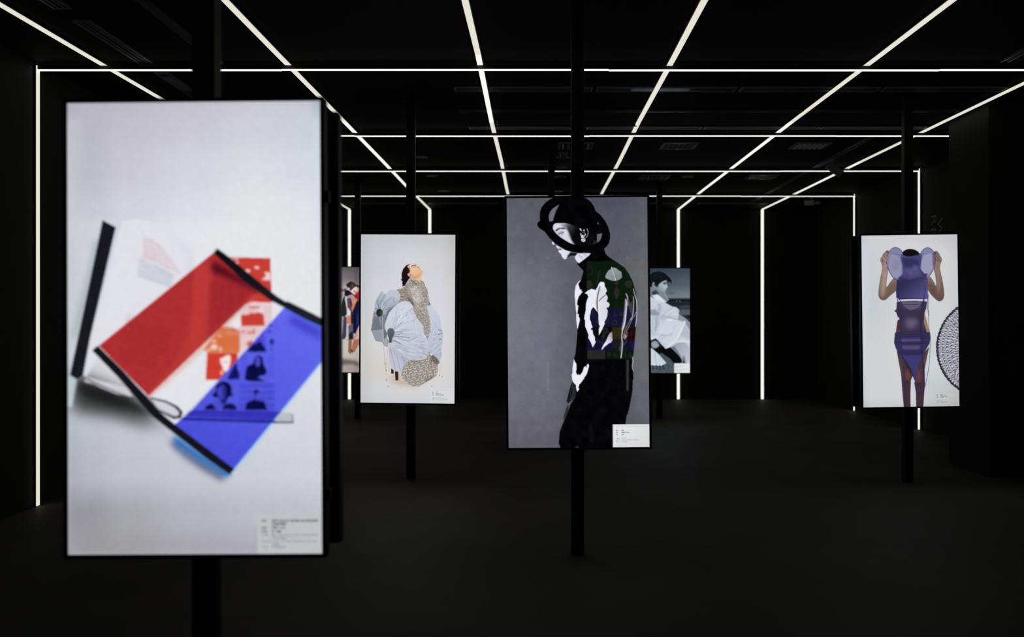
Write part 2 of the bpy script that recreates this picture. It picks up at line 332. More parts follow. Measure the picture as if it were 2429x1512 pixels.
def paint_centre(q):
    p = Pic(q, 336, 594, 2)
    C1 = Fr(1260, 460, 9.45); C2 = Fr(1350, 600, 9.45); C3 = Fr(1350, 740, 9.45); C4 = Fr(1300, 900, 8.638)
    p.base([1200, 1280, 1370, 1460, 1540], [468, 560, 680, 800, 930, 1062], [
        [(92, 94, 104), (90, 91, 101), (84, 85, 98), (80, 81, 96), (88, 89, 96)],
        [(99, 100, 108), (92, 93, 104), (88, 89, 100), (88, 89, 102), (96, 97, 102)],
        [(114, 116, 124), (107, 109, 120), (92, 93, 104), (90, 92, 98), (104, 105, 108)],
        [(116, 117, 128), (112, 114, 127), (94, 95, 107), (92, 93, 98), (104, 106, 109)],
        [(112, 112, 124), (108, 109, 121), (96, 96, 108), (90, 92, 99), (104, 107, 112)],
        [(98, 96, 104), (97, 95, 105), (84, 82, 94), (76, 77, 88), (82, 83, 94)]])
    p.poly(C4(1700, 60, 2080, 50, 2080, 500, 1700, 520), (88, 92, 100), .4, 6)
    # semi-sheer sleeve edge and body
    p.poly(C4(495, 40, 540, 95, 570, 200, 580, 320, 510, 420, 440, 470, 405, 505, 383, 450, 410, 330, 450, 180), (34, 35, 41), .95, .6)
    for a in ((480, 120, 440, 300, 415, 470), (495, 200, 470, 340, 430, 480), (470, 150, 425, 330, 395, 440)): p.line(C4(*a), 1.6, (7, 7, 9), .9)
    p.line(C4(540, 150, 520, 330, 450, 460), 4, (52, 54, 60), .6, 1.5)
    p.poly(C4(395, 540, 420, 510, 420, 640, 370, 770, 325, 835, 318, 780, 345, 690), (40, 40, 48), .9, .8)
    p.poly(C1(1440, 1200, 1635, 1235, 1660, 1330, 1700, 1390) + C2(930, 130, 1090, 230, 1240, 340, 1340, 480, 1420, 640, 1480, 850, 1515, 1050, 1525, 1300)
           + C3(1515, 150, 1497, 350, 1470, 650, 1440, 950, 1412, 1040, 1415, 1230, 1435, 1340, 1440, 1500)
           + C4(1735, 30, 1728, 250, 1700, 400, 1652, 650, 1636, 665, 1636, 715, 1610, 735, 1585, 920, 1560, 1420, 265, 1420, 222, 1310, 240, 1080, 310, 890, 370, 770, 420, 640, 450, 530, 540, 390, 580, 300)
           + C3(75, 1450, 80, 1250, 110, 1050, 140, 950, 170, 650, 185, 400, 165, 200) + C2(155, 1400, 130, 1000, 135, 800, 180, 680, 275, 590, 300, 490, 320, 410, 190, 270, 183, 235, 440, 40), BLK, 1, .3)
    p.poly(C4(850, 880, 900, 1000, 930, 1150, 920, 1330, 880, 1300, 845, 1120), (18, 19, 24), .9, 3)
    p.ell((1369, 1062), 4.5, 2.5, (70, 74, 84), .9, .6)
    # torn white patches
    p.poly(C2(278, 590, 240, 650, 205, 700, 230, 780, 242, 832, 262, 815, 258, 850, 288, 818, 272, 868, 306, 872, 270, 915, 215, 985, 185, 1080, 178, 1180, 190, 1172, 206, 1182, 195, 1300, 183, 1385, 208, 1365, 216, 1375, 213, 1440, 235, 1462, 241, 1500)
           + C3(243, 150, 240, 190, 215, 300, 190, 398, 178, 350, 162, 200, 156, 0) + C2(150, 1300, 128, 1000, 128, 860, 145, 750, 190, 670), WHITE, 1, .25)
    w2 = p.poly(C2(353, 908, 420, 850, 510, 808, 535, 825, 560, 820, 590, 845, 640, 760, 670, 690, 708, 648, 722, 660, 755, 655, 768, 668, 778, 650, 786, 690, 803, 695, 790, 738, 820, 790, 847, 850, 810, 925, 828, 938, 868, 1000, 838, 1105, 880, 1115, 910, 1165, 882, 1227, 848, 1230, 838, 1250, 866, 1300, 855, 1400)
           + C3(858, 80, 830, 160, 785, 240, 803, 258, 740, 400, 668, 530, 664, 400, 690, 305, 668, 302, 655, 100) + C2(660, 1400, 650, 1345, 600, 1290, 555, 1230, 535, 1222, 490, 1290, 470, 1400)
           + C3(468, 60, 463, 180, 490, 225, 500, 290, 527, 345, 500, 372, 483, 385, 500, 405, 528, 412, 535, 500, 578, 570, 575, 640, 600, 672, 560, 750, 530, 802, 488, 690, 425, 580, 437, 535, 410, 450, 360, 330, 358, 180, 338, 175, 345, 60)
           + C2(345, 1420, 375, 1280, 372, 1240, 382, 1130, 410, 1035, 432, 990, 402, 925, 358, 918), WHITE, 1, .25)
    p.poly(C2(700, 850, 780, 760, 900, 1000, 900, 1512, 680, 1512, 660, 1100), (212, 211, 222), .7, 4, clip=w2)
    p.poly(C2(688, 740, 640, 900, 608, 1080, 612, 1250, 652, 1335, 645, 1100, 668, 950, 700, 830), (104, 104, 112), .9, 1.2, clip=w2)
    p.line(C2(690, 760, 640, 960, 632, 1200, 655, 1320), 2.2, (76, 76, 82), .7, .8, clip=w2)
    p.line(C2(700, 800, 665, 960, 655, 1100, 668, 1400), 1.6, (248, 248, 252), .9, .5, clip=w2)
    p.line(C2(676, 1085, 715, 1030, 810, 955), 1.6, (48, 48, 54), .9, .4)
    p.poly(C3(962, 440, 900, 490, 860, 570, 830, 650, 770, 740, 725, 830, 735, 862, 790, 790, 850, 745, 885, 715, 940, 690, 972, 640), mix2((1432, 810), (235, 234, 244), (1452, 790), (150, 148, 166)), 1, .5)
    p.poly(C3(110, 1048, 122, 1100, 165, 1170, 168, 1280, 152, 1350, 190, 1425, 213, 1398, 245, 1422, 300, 1350, 330, 1250, 362, 1215, 383, 1235, 388, 1275, 398, 1190, 430, 1163, 447, 1210, 425, 1300, 405, 1370, 378, 1430, 338, 1475, 335, 1512)
           + C4(722, 0, 692, 50, 640, 110, 622, 172, 643, 200, 597, 258, 578, 200, 572, 120, 548, 98, 510, 45) + C3(68, 1500, 60, 1420, 78, 1350, 78, 1250), (236, 236, 246), 1, .25)
    # leaf patch on the shoulder
    leaf = p.poly(C2(945, 330, 1030, 340, 1080, 370, 1130, 412, 1170, 430, 1180, 500, 1186, 560, 1120, 612, 1050, 632, 980, 636, 900, 612, 830, 582, 803, 540, 840, 460, 880, 400, 940, 365), mix2((1440, 640), (150, 155, 160), (1470, 665), (128, 133, 138)), 1, .4)
    p.grain(.9, 9, leaf)
    p.line(C2(945, 335, 985, 420, 1020, 520, 1038, 622), 1.8, (228, 229, 234), 1, .3)
    p.line(C2(968, 345, 1010, 440, 1050, 590), 2.5, (88, 92, 96), .6, .8, clip=leaf)
    # gloss of the plastic sleeve
    p.poly(C2(1255, 1045, 1285, 1060, 1300, 1200) + C3(1280, 60, 1250, 340, 1195, 430, 1170, 400, 1210, 200, 1225, 60) + C2(1240, 1250), (214, 212, 226), .75, 1.5)
    p.line(C2(1270, 1050, 1282, 1200, 1262, 1450) + C3(1245, 250, 1195, 420, 1180, 600, 1195, 720, 1163, 1035), 2.4, (226, 226, 230), .95, .5)
    p.poly(C3(1155, 650, 1200, 640, 1215, 800, 1180, 900, 1120, 870, 1140, 760), (150, 150, 160), .5, 2)
    p.line(C2(1275, 925, 1310, 1020, 1312, 1190), 3, (186, 188, 192), .9, .6)
    p.poly(C2(1310, 1040, 1385, 1140, 1420, 1060, 1440, 1400, 1400, 1440, 1310, 1220), (78, 78, 92), .7, 1.5)
    p.line(C2(1310, 1200, 1395, 1420), 2.5, (10, 10, 14), .9, .5)
    p.line(C2(1440, 990, 1445, 1150, 1425, 1400, 1375, 1512), 2, (196, 198, 204), .9, .5)
    p.line(C2(1440, 812, 1460, 930), 1.8, (206, 206, 208), .9, .4)
    p.line(C2(1470, 945, 1508, 1080, 1515, 1300) + C3(1505, 180, 1485, 335), 2.2, (196, 202, 204), .9, .5)
    p.line(C2(1500, 1330, 1470, 1410) + C3(1420, 150, 1330, 350, 1270, 450), 1.3, (190, 190, 196), .9, .4)
    p.line(C3(1390, 140, 1300, 320, 1240, 450, 1215, 600), 1.3, (176, 176, 180), .9, .4)
    p.poly(C3(1240, 480, 1310, 440, 1300, 560, 1240, 640, 1225, 560), (168, 166, 162), .9, 1)
    p.poly(C3(1215, 420, 1255, 380, 1220, 500, 1200, 600), (60, 40, 34), .9, 1); p.ell(C3(1275, 495)[0], 2.5, 3.5, (60, 44, 36), .9, .6)
    p.line(C3(1290, 640, 1260, 700, 1225, 740), 1.4, (110, 112, 112), .8, .5)
    p.line(C3(1420, 1025, 1432, 1120, 1414, 1230, 1440, 1330), 1.8, (190, 194, 200), .9, .5)
    # hat with slashed brim
    p.poly(catmull(C1(135, 690, 152, 640, 200, 612)) if 0 else C1(135, 690, 140, 662, 160, 635, 200, 612, 190, 500, 198, 410, 240, 300, 320, 200, 420, 130, 520, 82, 1150, 82, 1240, 112, 1340, 192, 1400, 282, 1440, 392, 1540, 470, 1650, 610, 1730, 760, 1766, 900, 1766, 1010, 1742, 1110, 1690, 1190, 1635, 1235, 1645, 1300, 1500, 1400, 1340, 1332, 1060, 1330, 960, 1318, 800, 1278, 650, 1190, 530, 1110, 400, 980, 300, 850, 205, 792, 152, 742), (4, 4, 6), 1, .3)
    p.poly(C1(630, 245, 560, 285, 490, 330, 430, 400, 396, 480, 396, 560, 415, 632, 490, 614, 510, 530, 555, 390), (106, 108, 118), 1, .3)
    p.poly(C1(1480, 630, 1495, 650, 1520, 690, 1488, 688), (116, 118, 124), 1, .3)
    hole = p.poly(catmull(C1(483, 790, 492, 715, 540, 670, 640, 660, 780, 664, 950, 705, 1100, 765, 1300, 800, 1480, 830, 1585, 890, 1580, 960, 1545, 1045, 1440, 1130, 1300, 1170, 1150, 1174, 1000, 1158, 850, 1100, 680, 1000, 560, 900)), (9, 9, 11), 1, .3)
    p.poly(C1(470, 790, 500, 650, 760, 655, 880, 715, 800, 790, 840, 850, 860, 930, 900, 1040, 980, 1160, 850, 1120, 680, 1010, 550, 900), (216, 217, 231), 1, 1.8, clip=hole)
    p.poly(C1(640, 700, 800, 680, 960, 740, 900, 840, 820, 800, 720, 740), (98, 98, 104), .85, 2.6, clip=hole)
    p.poly(C1(780, 700, 1000, 740, 940, 900, 860, 860, 830, 800), (36, 36, 40), .8, 2.5, clip=hole)
    p.poly(C1(820, 850, 880, 940, 900, 1030, 840, 960), (130, 130, 138), .6, 2.5, clip=hole)
    p.poly(C1(538, 822, 620, 768, 740, 766, 800, 788, 720, 796, 640, 790, 580, 836, 552, 848), (34, 34, 38), .95, .8, clip=hole)
    p.poly(C1(590, 850, 660, 835, 760, 850, 730, 885, 640, 905, 600, 930), (190, 190, 204), .8, 1.2)
    p.line(C1(612, 912, 660, 893, 722, 866), 1.4, (20, 20, 24), 1, .3); p.line(C1(665, 938, 700, 920, 722, 880), .9, (90, 90, 96), .8, .3)
    p.line(C1(622, 880, 680, 850, 712, 852), .9, (110, 110, 118), .7, .4); p.line(C1(615, 870, 612, 940), 1, (120, 120, 128), .7, .5)
    p.poly(C1(1085, 778, 1112, 782, 1138, 845, 1118, 838, 1092, 815), (226, 226, 232), 1, .4); p.poly(C1(1160, 830, 1185, 793, 1204, 856, 1180, 842), (210, 210, 216), 1, .4)
    p.poly(C1(1100, 890, 1124, 886, 1126, 940, 1102, 940), (216, 216, 222), 1, .4); p.poly(C1(1208, 880, 1228, 925, 1180, 962, 1165, 945, 1205, 925), (230, 230, 236), 1, .4)
    p.line(C1(1248, 790, 1276, 870, 1256, 950, 1222, 990), 1.3, (190, 190, 196), 1, .3); p.line(C1(1150, 870, 1195, 880, 1215, 905), 1, (180, 180, 186), .9, .3)
    p.ell(C1(1152, 965)[0], 4, 4, (226, 226, 232), 1, .4); p.ell(C1(1168, 1035)[0], 5, 5.2, (220, 220, 226), 1, .4)
    for c in ((1150, 1005), (1188, 1025), (1160, 1048), (1172, 960), (1180, 1000)): p.ell(C1(*c)[0], 1.1, 1.1, (14, 14, 16), 1, .3)
    p.poly(C1(1440, 1045, 1465, 1100, 1440, 1125, 1370, 1130), (62, 62, 68), .8, 1.6, clip=hole)
    p.poly(C1(1280, 900, 1430, 940, 1440, 1060, 1300, 1000), (26, 26, 30), .6, 4, clip=hole)
    p.poly(C1(1472, 920, 1584, 888, 1580, 960, 1556, 1030, 1520, 1072, 1474, 1104), (106, 108, 114), 1, .4)
    # nose, mouth, chin, neck
    p.poly(C1(468, 1078, 500, 1088, 532, 1138, 492, 1146, 466, 1112), (226, 226, 238), 1, .5)
    chin = p.poly(C1(556, 1152, 620, 1190, 750, 1262, 910, 1312, 1060, 1332, 975, 1412, 900, 1400, 790, 1462, 752, 1476, 705, 1442, 678, 1385, 668, 1358, 615, 1310, 608, 1278, 640, 1255, 585, 1225, 562, 1195), (224, 225, 238), 1, .5)
    p.poly(C1(880, 1310, 1070, 1330, 980, 1412, 900, 1402, 790, 1470, 820, 1390), (10, 10, 13), .96, 1.4, clip=chin)
    p.poly(C1(600, 1252, 640, 1226, 692, 1240, 655, 1268), (78, 78, 84), .9, .9); p.line(C1(650, 1290, 680, 1250, 720, 1240), 1.2, (160, 160, 170), .7, .8)
    p.poly(C2(190, 18, 487, 14, 440, 72, 220, 242, 160, 190, 123, 100), (222, 223, 235), 1, .4)
    p.line(C2(230, 60, 300, 130), 4, (176, 176, 190), .7, 1.5); p.line(C2(330, 20, 380, 60), 5, (170, 170, 182), .6, 1.8)
    p.grain(1.3, 2.6); p.grain(14, 2.0)
    p.poly(C4(1326, 930, 2090, 922, 2095, 1420, 1331, 1420), mix2((1500, 1010), (224, 226, 229), (1535, 1060), (212, 213, 212)))
    for y in (1013.3, 1055.8): p.line([(1460, y), (1535, y-.6)], .8, (196, 196, 206), .7)
    return p.done()

def paint_second(q):
    p = Pic(q, 224, 400, 3)
    S1 = Fr(870, 610, 9.45); S2 = Fr(870, 750, 8.4); SB = Fr(800, 700, 5.04)
    p.base([855, 900, 970, 1040, 1080], [556, 620, 700, 800, 880, 925, 957], [
        [(184, 190, 193), (194, 197, 201), (198, 199, 204), (196, 197, 200), (186, 186, 184)],
        [(192, 197, 201), (202, 204, 210), (211, 212, 219), (208, 208, 213), (198, 198, 197)],
        [(196, 200, 202), (210, 212, 217), (215, 216, 224), (213, 213, 221), (206, 205, 207)],
        [(200, 202, 200), (213, 213, 213), (215, 216, 222), (216, 216, 222), (210, 210, 212)],
        [(198, 198, 194), (211, 207, 200), (212, 206, 197), (216, 213, 210), (210, 210, 212)],
        [(196, 198, 200), (207, 208, 210), (212, 211, 210), (212, 212, 214), (208, 209, 212)],
        [(190, 193, 198), (201, 203, 210), (203, 205, 212), (206, 208, 213), (204, 206, 208)]])
    p.poly(S2(420, 1290, 620, 1280, 720, 1250, 1060, 1410, 980, 1420, 640, 1370), (176, 158, 134), .6, 5)
    p.poly(S2(460, 1140, 700, 1120, 720, 1280, 500, 1300), (196, 176, 150), .5, 5)
    LB = (198, 203, 217)
    # puffs at the right
    p.poly(S1(1380, 860, 1440, 940, 1465, 1020, 1460, 1110, 1400, 1110), (206, 212, 226), 1, .4)
    rp = p.poly(S1(1320, 1120, 1390, 1075, 1460, 1110, 1540, 1190, 1610, 1310, 1650, 1430) + S2(1470, 130, 1500, 300, 1526, 372, 1505, 520, 1480, 650, 1492, 780, 1450, 922, 1330, 790, 1240, 720, 1190, 500, 1240, 300, 1250, 120), mix2((1010, 760), (198, 205, 218), (1050, 840), (180, 187, 200)), 1, .4)
    for a in ((1300, 20, 1400, 110, 1480, 220), (1370, 0, 1430, 60, 1470, 140), (1250, 650, 1380, 540, 1480, 470), (1270, 740, 1400, 640, 1470, 560), (1280, 320, 1360, 240, 1380, 150), (1300, 400, 1420, 360, 1500, 345)):
        p.line(S2(*a), 1.6, (160, 170, 192), .7, .6, clip=rp); p.line([(x+1.5, y+1.5) for x, y in S2(*a)], 1.2, (226, 230, 240), .7, .5, clip=rp)
    for a in ((1430, 275, 1490, 298), (1440, 468, 1480, 462), (1420, 375, 1505, 345)): p.line(S2(*a), 1.8, (92, 102, 116), .8, .5)
    for k in range(30):
        x, y = RS.uniform(1240, 1500), RS.uniform(0, 820); L = RS.uniform(50, 140); th = -.75+RS.uniform(-.4, .4) if y > 400 else .9+RS.uniform(-.4, .4)
        p.line(S2(x, y, x+L*.5*np.cos(th)+RS.uniform(-5, 5), y+L*.5*np.sin(th), x+L*np.cos(th), y+L*np.sin(th)), RS.uniform(.7, 1.6), ((138, 148, 168), (222, 227, 238))[k % 2], .6, .5, clip=rp, taper=True)
    # back puff on the left, grey underside
    lp = p.poly(S1(345, 760, 300, 800, 240, 900, 190, 1010, 180, 1150, 150, 1280, 130, 1440) + S2(115, 60, 120, 120, 90, 270, 150, 420, 182, 496, 310, 516, 360, 600, 425, 612, 432, 500, 400, 400, 420, 300, 400, 110)
           + S1(440, 1400, 500, 1250, 640, 1095, 690, 1050, 740, 960, 752, 860, 710, 780, 640, 740, 540, 738, 480, 770, 410, 842, 380, 785), mix2((910, 700), (188, 196, 208), (900, 780), (104, 114, 120)), 1, .4)
    p.poly(S2(130, 0, 430, 0, 380, 130, 350, 200, 400, 300, 330, 260, 95, 275, 118, 120), (112, 120, 126), .85, 2, clip=lp)
    p.poly(S2(92, 275, 330, 240, 340, 512, 185, 497), (152, 160, 167), .9, 1, clip=lp); p.poly(S2(330, 470, 420, 400, 440, 610, 350, 600), (172, 174, 172), .9, 1, clip=lp)
    p.line(S2(95, 272, 200, 268, 320, 245), 1.6, (70, 78, 84), .8, .6)
    for k in range(110):
        t = RS.uniform(0, 2*np.pi); c = np.array(S1(290, 1250)[0]); d = np.array([np.cos(t), np.sin(t)]); r0 = RS.uniform(8.5, 14); r1 = r0+RS.uniform(6, 30)
        col = ((118, 128, 144), (214, 220, 230))[k % 2] if d[1] < .2 else ((86, 94, 100), (160, 168, 176))[k % 2]
        p.line([c+d*r0, c+d*(r0+r1)/2+RS.randn(2)*.8, c+d*r1], RS.uniform(.8, 2.2), col, .6, .5, clip=lp, taper=True)
    for a in ((400, 830, 330, 960, 260, 1100), (420, 840, 360, 1000), (560, 900, 460, 1000, 380, 1080), (610, 920, 600, 980, 640, 1020), (690, 1050, 560, 1120, 430, 1190), (660, 1080, 520, 1180, 440, 1300), (350, 800, 270, 930, 220, 1060)):
        p.line(S1(*a), 1.8, (122, 134, 152), .7, .7, clip=lp)
    p.poly(S1(480, 1180, 600, 1120, 560, 1220, 470, 1330, 420, 1420, 420, 1330), (96, 106, 114), .8, 1.5, clip=lp)
    p.ell(S1(287, 1250)[0], 7.6, 9.2, (38, 42, 41), 1, .5); p.ell(S1(320, 1250)[0], 3, 6, (84, 76, 52), .7, 1)
    # skirt and legs
    p.poly(S2(487, 1045, 536, 1068, 536, 1146, 487, 1142), (44, 30, 25)); p.poly(S2(560, 1095, 630, 1112, 630, 1280, 573, 1283), (46, 31, 26)); p.line(S2(600, 1130, 600, 1275), 2, (72, 50, 40), .6, .6)
    sk = p.poly(S2(432, 580, 490, 640, 640, 740, 870, 868, 770, 955, 712, 1060, 690, 1100, 640, 1112, 560, 1100, 490, 1045, 462, 880, 440, 700), (188, 194, 207), 1, .4)
    p.poly(S2(590, 720, 870, 868, 760, 960, 690, 860), (160, 165, 180), .7, 4, clip=sk); p.poly(S2(430, 590, 520, 680, 480, 760, 445, 700), (172, 178, 190), .7, 3, clip=sk)
    for a in ((470, 630, 520, 860, 575, 1080), (590, 740, 630, 920, 670, 1090), (700, 790, 740, 900, 745, 960), (540, 690, 560, 760)): p.line(S2(*a), 1.3, (142, 146, 178), .8, .5, clip=sk)
    # patterned robe
    rb = p.poly(S1(980, 475, 1080, 510, 1150, 535, 1230, 530, 1285, 570, 1310, 660, 1350, 720, 1380, 880, 1400, 1010, 1425, 1085, 1330, 1110, 1390, 1300, 1410, 1400) + S2(1247, 40, 1267, 150, 1262, 300, 1235, 400, 1216, 482, 1130, 340, 1118, 200, 1040, 100, 990, 20)
           + S1(1090, 1300, 1050, 1240, 1030, 1090, 950, 1010, 870, 990, 760, 1005, 685, 1052, 742, 960, 755, 850, 710, 780, 660, 735, 770, 710, 880, 620, 935, 530), robe(.62, 9.5, .12, 1.6), 1, .3)
    p.poly(S1(950, 700, 1100, 640, 1200, 800, 1220, 1000, 1100, 1100, 1010, 900), (228, 223, 214), .5, 3.5, clip=rb)
    p.poly(S1(670, 740, 880, 640, 960, 760, 1020, 960, 1000, 1060, 870, 1000, 690, 1050), (116, 104, 84), .3, 4, clip=rb)
    p.line(S1(990, 530, 1060, 570, 1110, 620), 2, (70, 66, 66), .7, .6); p.line(S1(940, 940, 1010, 1010, 1040, 1080), 5, (60, 54, 50), .6, 1.5, clip=rb)
    p.poly(S1(1385, 990, 1425, 1080, 1400, 1060), (34, 28, 28), .9, .6)
    for k in range(90):
        x, y = RS.uniform(900, 1380), RS.uniform(560, 1400); L = RS.uniform(25, 80); p.line(S1(x, y, x+L*.75, y+L*1.1), RS.uniform(.7, 1.5), ((112, 98, 92), (238, 233, 224), (150, 156, 166), (130, 104, 90))[k % 4], .5, .35, clip=rb)
    # big front puff
    fp = p.poly(S1(850, 995, 950, 1022, 1010, 1100, 1045, 1200, 1070, 1300, 1180, 1440) + S2(1010, 60, 1118, 200, 1132, 290, 1112, 380, 1205, 482, 1222, 560, 1252, 690, 1200, 800, 1130, 860, 980, 882, 860, 862, 640, 742, 490, 642, 430, 540, 440, 480, 410, 350, 360, 250, 358, 160, 400, 110)
           + S1(410, 1490, 470, 1340, 560, 1220, 650, 1095, 760, 1010), mix2((950, 740), (204, 210, 222), (960, 850), (186, 192, 205)), 1, .4)
    c = np.array(S2(482, 345)[0])
    for k in range(95):
        t = RS.uniform(-1.5, 1.2); d = np.array([np.cos(t), np.sin(t)]); r0 = 8.6+RS.uniform(0, 5); r1 = r0+RS.uniform(5, 34)*(1 if k % 3 else 2)
        p.line([c+d*r0, c+d*(r0+r1)/2+RS.randn(2)*1.2, c+d*r1+RS.randn(2)*2], RS.uniform(.8, 2.4), ((140, 149, 168), (226, 230, 240))[k % 2], .65, .5, clip=fp, taper=True)
    for a, w, col in (((560, 410, 700, 418, 850, 440), 3, (112, 122, 140)), ((640, 445, 760, 490, 860, 495, 1000, 420), 3, (146, 156, 178)), ((530, 495, 600, 520, 665, 552), 3.2, (84, 92, 104)), ((570, 370, 640, 372, 680, 352), 2.2, (96, 106, 120)),
                      ((550, 250, 620, 200, 730, 125), 2, (140, 150, 172)), ((700, 280, 790, 268), 2, (130, 140, 160)), ((960, 30, 975, 180, 1000, 320), 4.5, (168, 178, 194)), ((520, 210, 560, 130, 640, 40), 2, (160, 168, 188)),
                      ((1070, 600, 1110, 640, 1160, 655), 2, (136, 146, 170)), ((560, 600, 700, 700, 850, 760), 2, (152, 160, 182)), ((600, 640, 800, 720, 1050, 780), 1.6, (168, 174, 194)), ((640, 740, 860, 800, 1050, 830), 1.8, (150, 158, 176)),
                      ((820, 560, 1000, 620, 1200, 680), 1.5, (170, 178, 198)), ((700, 540, 900, 600, 1100, 650), 1.4, (172, 180, 198)), ((450, 560, 500, 640, 640, 735), 2, (150, 158, 176)), ((860, 300, 960, 290), 1.5, (176, 184, 202)), ((1080, 540, 1200, 570), 1.8, (176, 180, 198))):
        p.line(S2(*a), w, col, .7, .6, clip=fp)
        p.line([(x+.5, y+w*.7) for x, y in S2(*a)], w*.6, (232, 235, 244), .6, .5, clip=fp)
    for k in range(80):
        x, y = RS.uniform(520, 1180), RS.uniform(480, 850); L = RS.uniform(60, 220); sl = .28+RS.uniform(-.15, .2)
        p.line(S2(x, y, x+L*.5, y+L*.5*sl+RS.uniform(-8, 8), x+L, y+L*sl), RS.uniform(.7, 1.8), ((136, 145, 166), (228, 232, 242))[k % 2], .6, .5, clip=fp, taper=True)
    for k in range(60):
        x, y = RS.uniform(620, 1060), RS.uniform(1050, 1480); L = RS.uniform(40, 150); th = np.arctan2(y-1711, x-542)+RS.uniform(-.22, .22)
        p.line(S1(x, y, x+L*np.cos(th)*.5+RS.uniform(-6, 6), y+L*np.sin(th)*.5, x+L*np.cos(th), y+L*np.sin(th)), RS.uniform(.8, 2), ((142, 151, 170), (230, 234, 243))[k % 2], .6, .6, clip=fp, taper=True)
    p.poly(S2(980, 880, 1130, 860, 1200, 800, 1230, 740, 1100, 800, 900, 840, 760, 800), (178, 184, 200), .5, 3, clip=fp)
    p.poly(catmull(S2(412, 320, 430, 262, 482, 243, 535, 272, 553, 340, 535, 400, 510, 450, 490, 520, 450, 515, 440, 440, 420, 390)), mix2((925, 785), (88, 100, 108), (925, 812), (66, 76, 82)), 1, .5)
    p.line(S2(440, 520, 495, 518), 2, (40, 46, 50), .9, .5)
    # patterned cushion in front
    cu = p.poly(catmull(S2(860, 875, 980, 887, 1130, 865, 1200, 805, 1248, 690, 1268, 790, 1330, 780, 1445, 910, 1410, 980, 1410, 1080, 1380, 1190, 1300, 1250, 1200, 1310, 1100, 1370, 1020, 1405, 900, 1390, 780, 1310, 710, 1230, 690, 1150, 720, 1030, 790, 920), 4), robe(-.18, 13.0, .12, .7), 1, .3)
    p.poly(S2(1270, 800, 1330, 775, 1445, 910, 1400, 985, 1290, 900), (60, 54, 46), .5, 1.2, clip=cu); p.line(S2(1262, 780, 1280, 950, 1300, 1110), 1.4, (110, 96, 84), .7, .6)
    p.poly(S2(880, 870, 1130, 870, 1000, 930, 900, 920), (90, 78, 60), .35, 2.5, clip=cu); p.line(S2(860, 880, 760, 980, 700, 1090), 1.2, (150, 156, 178), .8, .5)
    p.poly(S2(1180, 1240, 1300, 1200, 1380, 1190, 1300, 1255, 1180, 1320), (70, 64, 60), .35, 2, clip=cu)
    # strings and beads
    for a in ((322, 60, 332, 540, 368, 950, 392, 1270), (335, 550, 388, 1080), (430, 620, 400, 900, 390, 1075), (452, 640, 450, 1100), (1450, 930, 1450, 1185), (1465, 930, 1498, 1208)):
        p.line(S2(*a), .8, (160, 162, 164), .55, .2)
    p.line(S2(315, 30, 330, 520), 1.6, (190, 200, 204), .9, .4)
    for c0 in ((370, 952), (388, 1080), (393, 1275), (440, 1400), (1445, 1185), (1498, 1210), (1288, 1398)): p.ell(S2(*c0)[0], .9, 1.2, (74, 54, 48), .85, .3)
    # head
    p.poly(S1(980, 158, 885, 188, 812, 275, 780, 380, 786, 480, 766, 522, 800, 545, 790, 600, 805, 612, 790, 658, 860, 640, 900, 560, 965, 470, 1000, 440, 960, 330, 985, 270), (24, 19, 23), 1, .35)
    sk = p.poly(S1(978, 160, 1060, 176, 1100, 194, 1130, 203, 1172, 205, 1166, 238, 1202, 258, 1192, 286, 1258, 318, 1264, 345, 1238, 392, 1222, 430, 1226, 520, 1190, 545, 1150, 532, 1050, 500, 985, 470, 1010, 440, 1000, 420, 950, 365, 965, 325, 940, 262, 900, 218), mix2((972, 632), (236, 205, 170), (995, 662), (222, 176, 132)), 1, .35)
    p.poly(S1(990, 460, 1120, 480, 1226, 430, 1226, 530, 1140, 530), (230, 196, 160), .8, 2, clip=sk); p.poly(S1(1000, 420, 1100, 440, 1200, 380, 1160, 440, 1080, 490, 990, 470), (186, 132, 92), .6, 2, clip=sk)
    p.poly(S1(900, 215, 960, 240, 975, 320, 930, 360), (70, 50, 44), .6, 1.6)
    p.line(S1(1000, 225, 1030, 195, 1100, 186), 1.8, (62, 46, 42), .9, .4); p.line(S1(1035, 245, 1070, 232, 1092, 226), 1.2, (120, 84, 66), .8, .4)
    p.ell(S1(1150, 236)[0], 1.8, 1.2, (120, 66, 52), .9, .5); p.line(S1(1120, 205, 1128, 235), 1.2, (190, 140, 106), .7, .6)
    p.poly(S1(1165, 292, 1190, 268, 1205, 266, 1196, 284), (176, 92, 84), .95, .5)
    p.poly(catmull(S1(908, 392, 940, 366, 975, 372, 1025, 405, 1028, 432, 975, 450, 935, 432)), (226, 168, 146), 1, .4); p.poly(S1(945, 390, 990, 385, 1000, 410, 960, 425), (124, 62, 56), .8, .9); p.ell(S1(955, 400)[0], 1.6, 1.2, (240, 206, 190), .9, .4)
    p.poly(SB(1110, 1115, 1400, 1120, 1412, 1320, 1108, 1310), (214, 216, 220), .75, .4)
    for y in (925.6, 954.2): p.line([(1024.5, y), (1074, y+.8)], .7, (192, 194, 199), .8)
    p.grain(1.5, .9)
    return p.done()

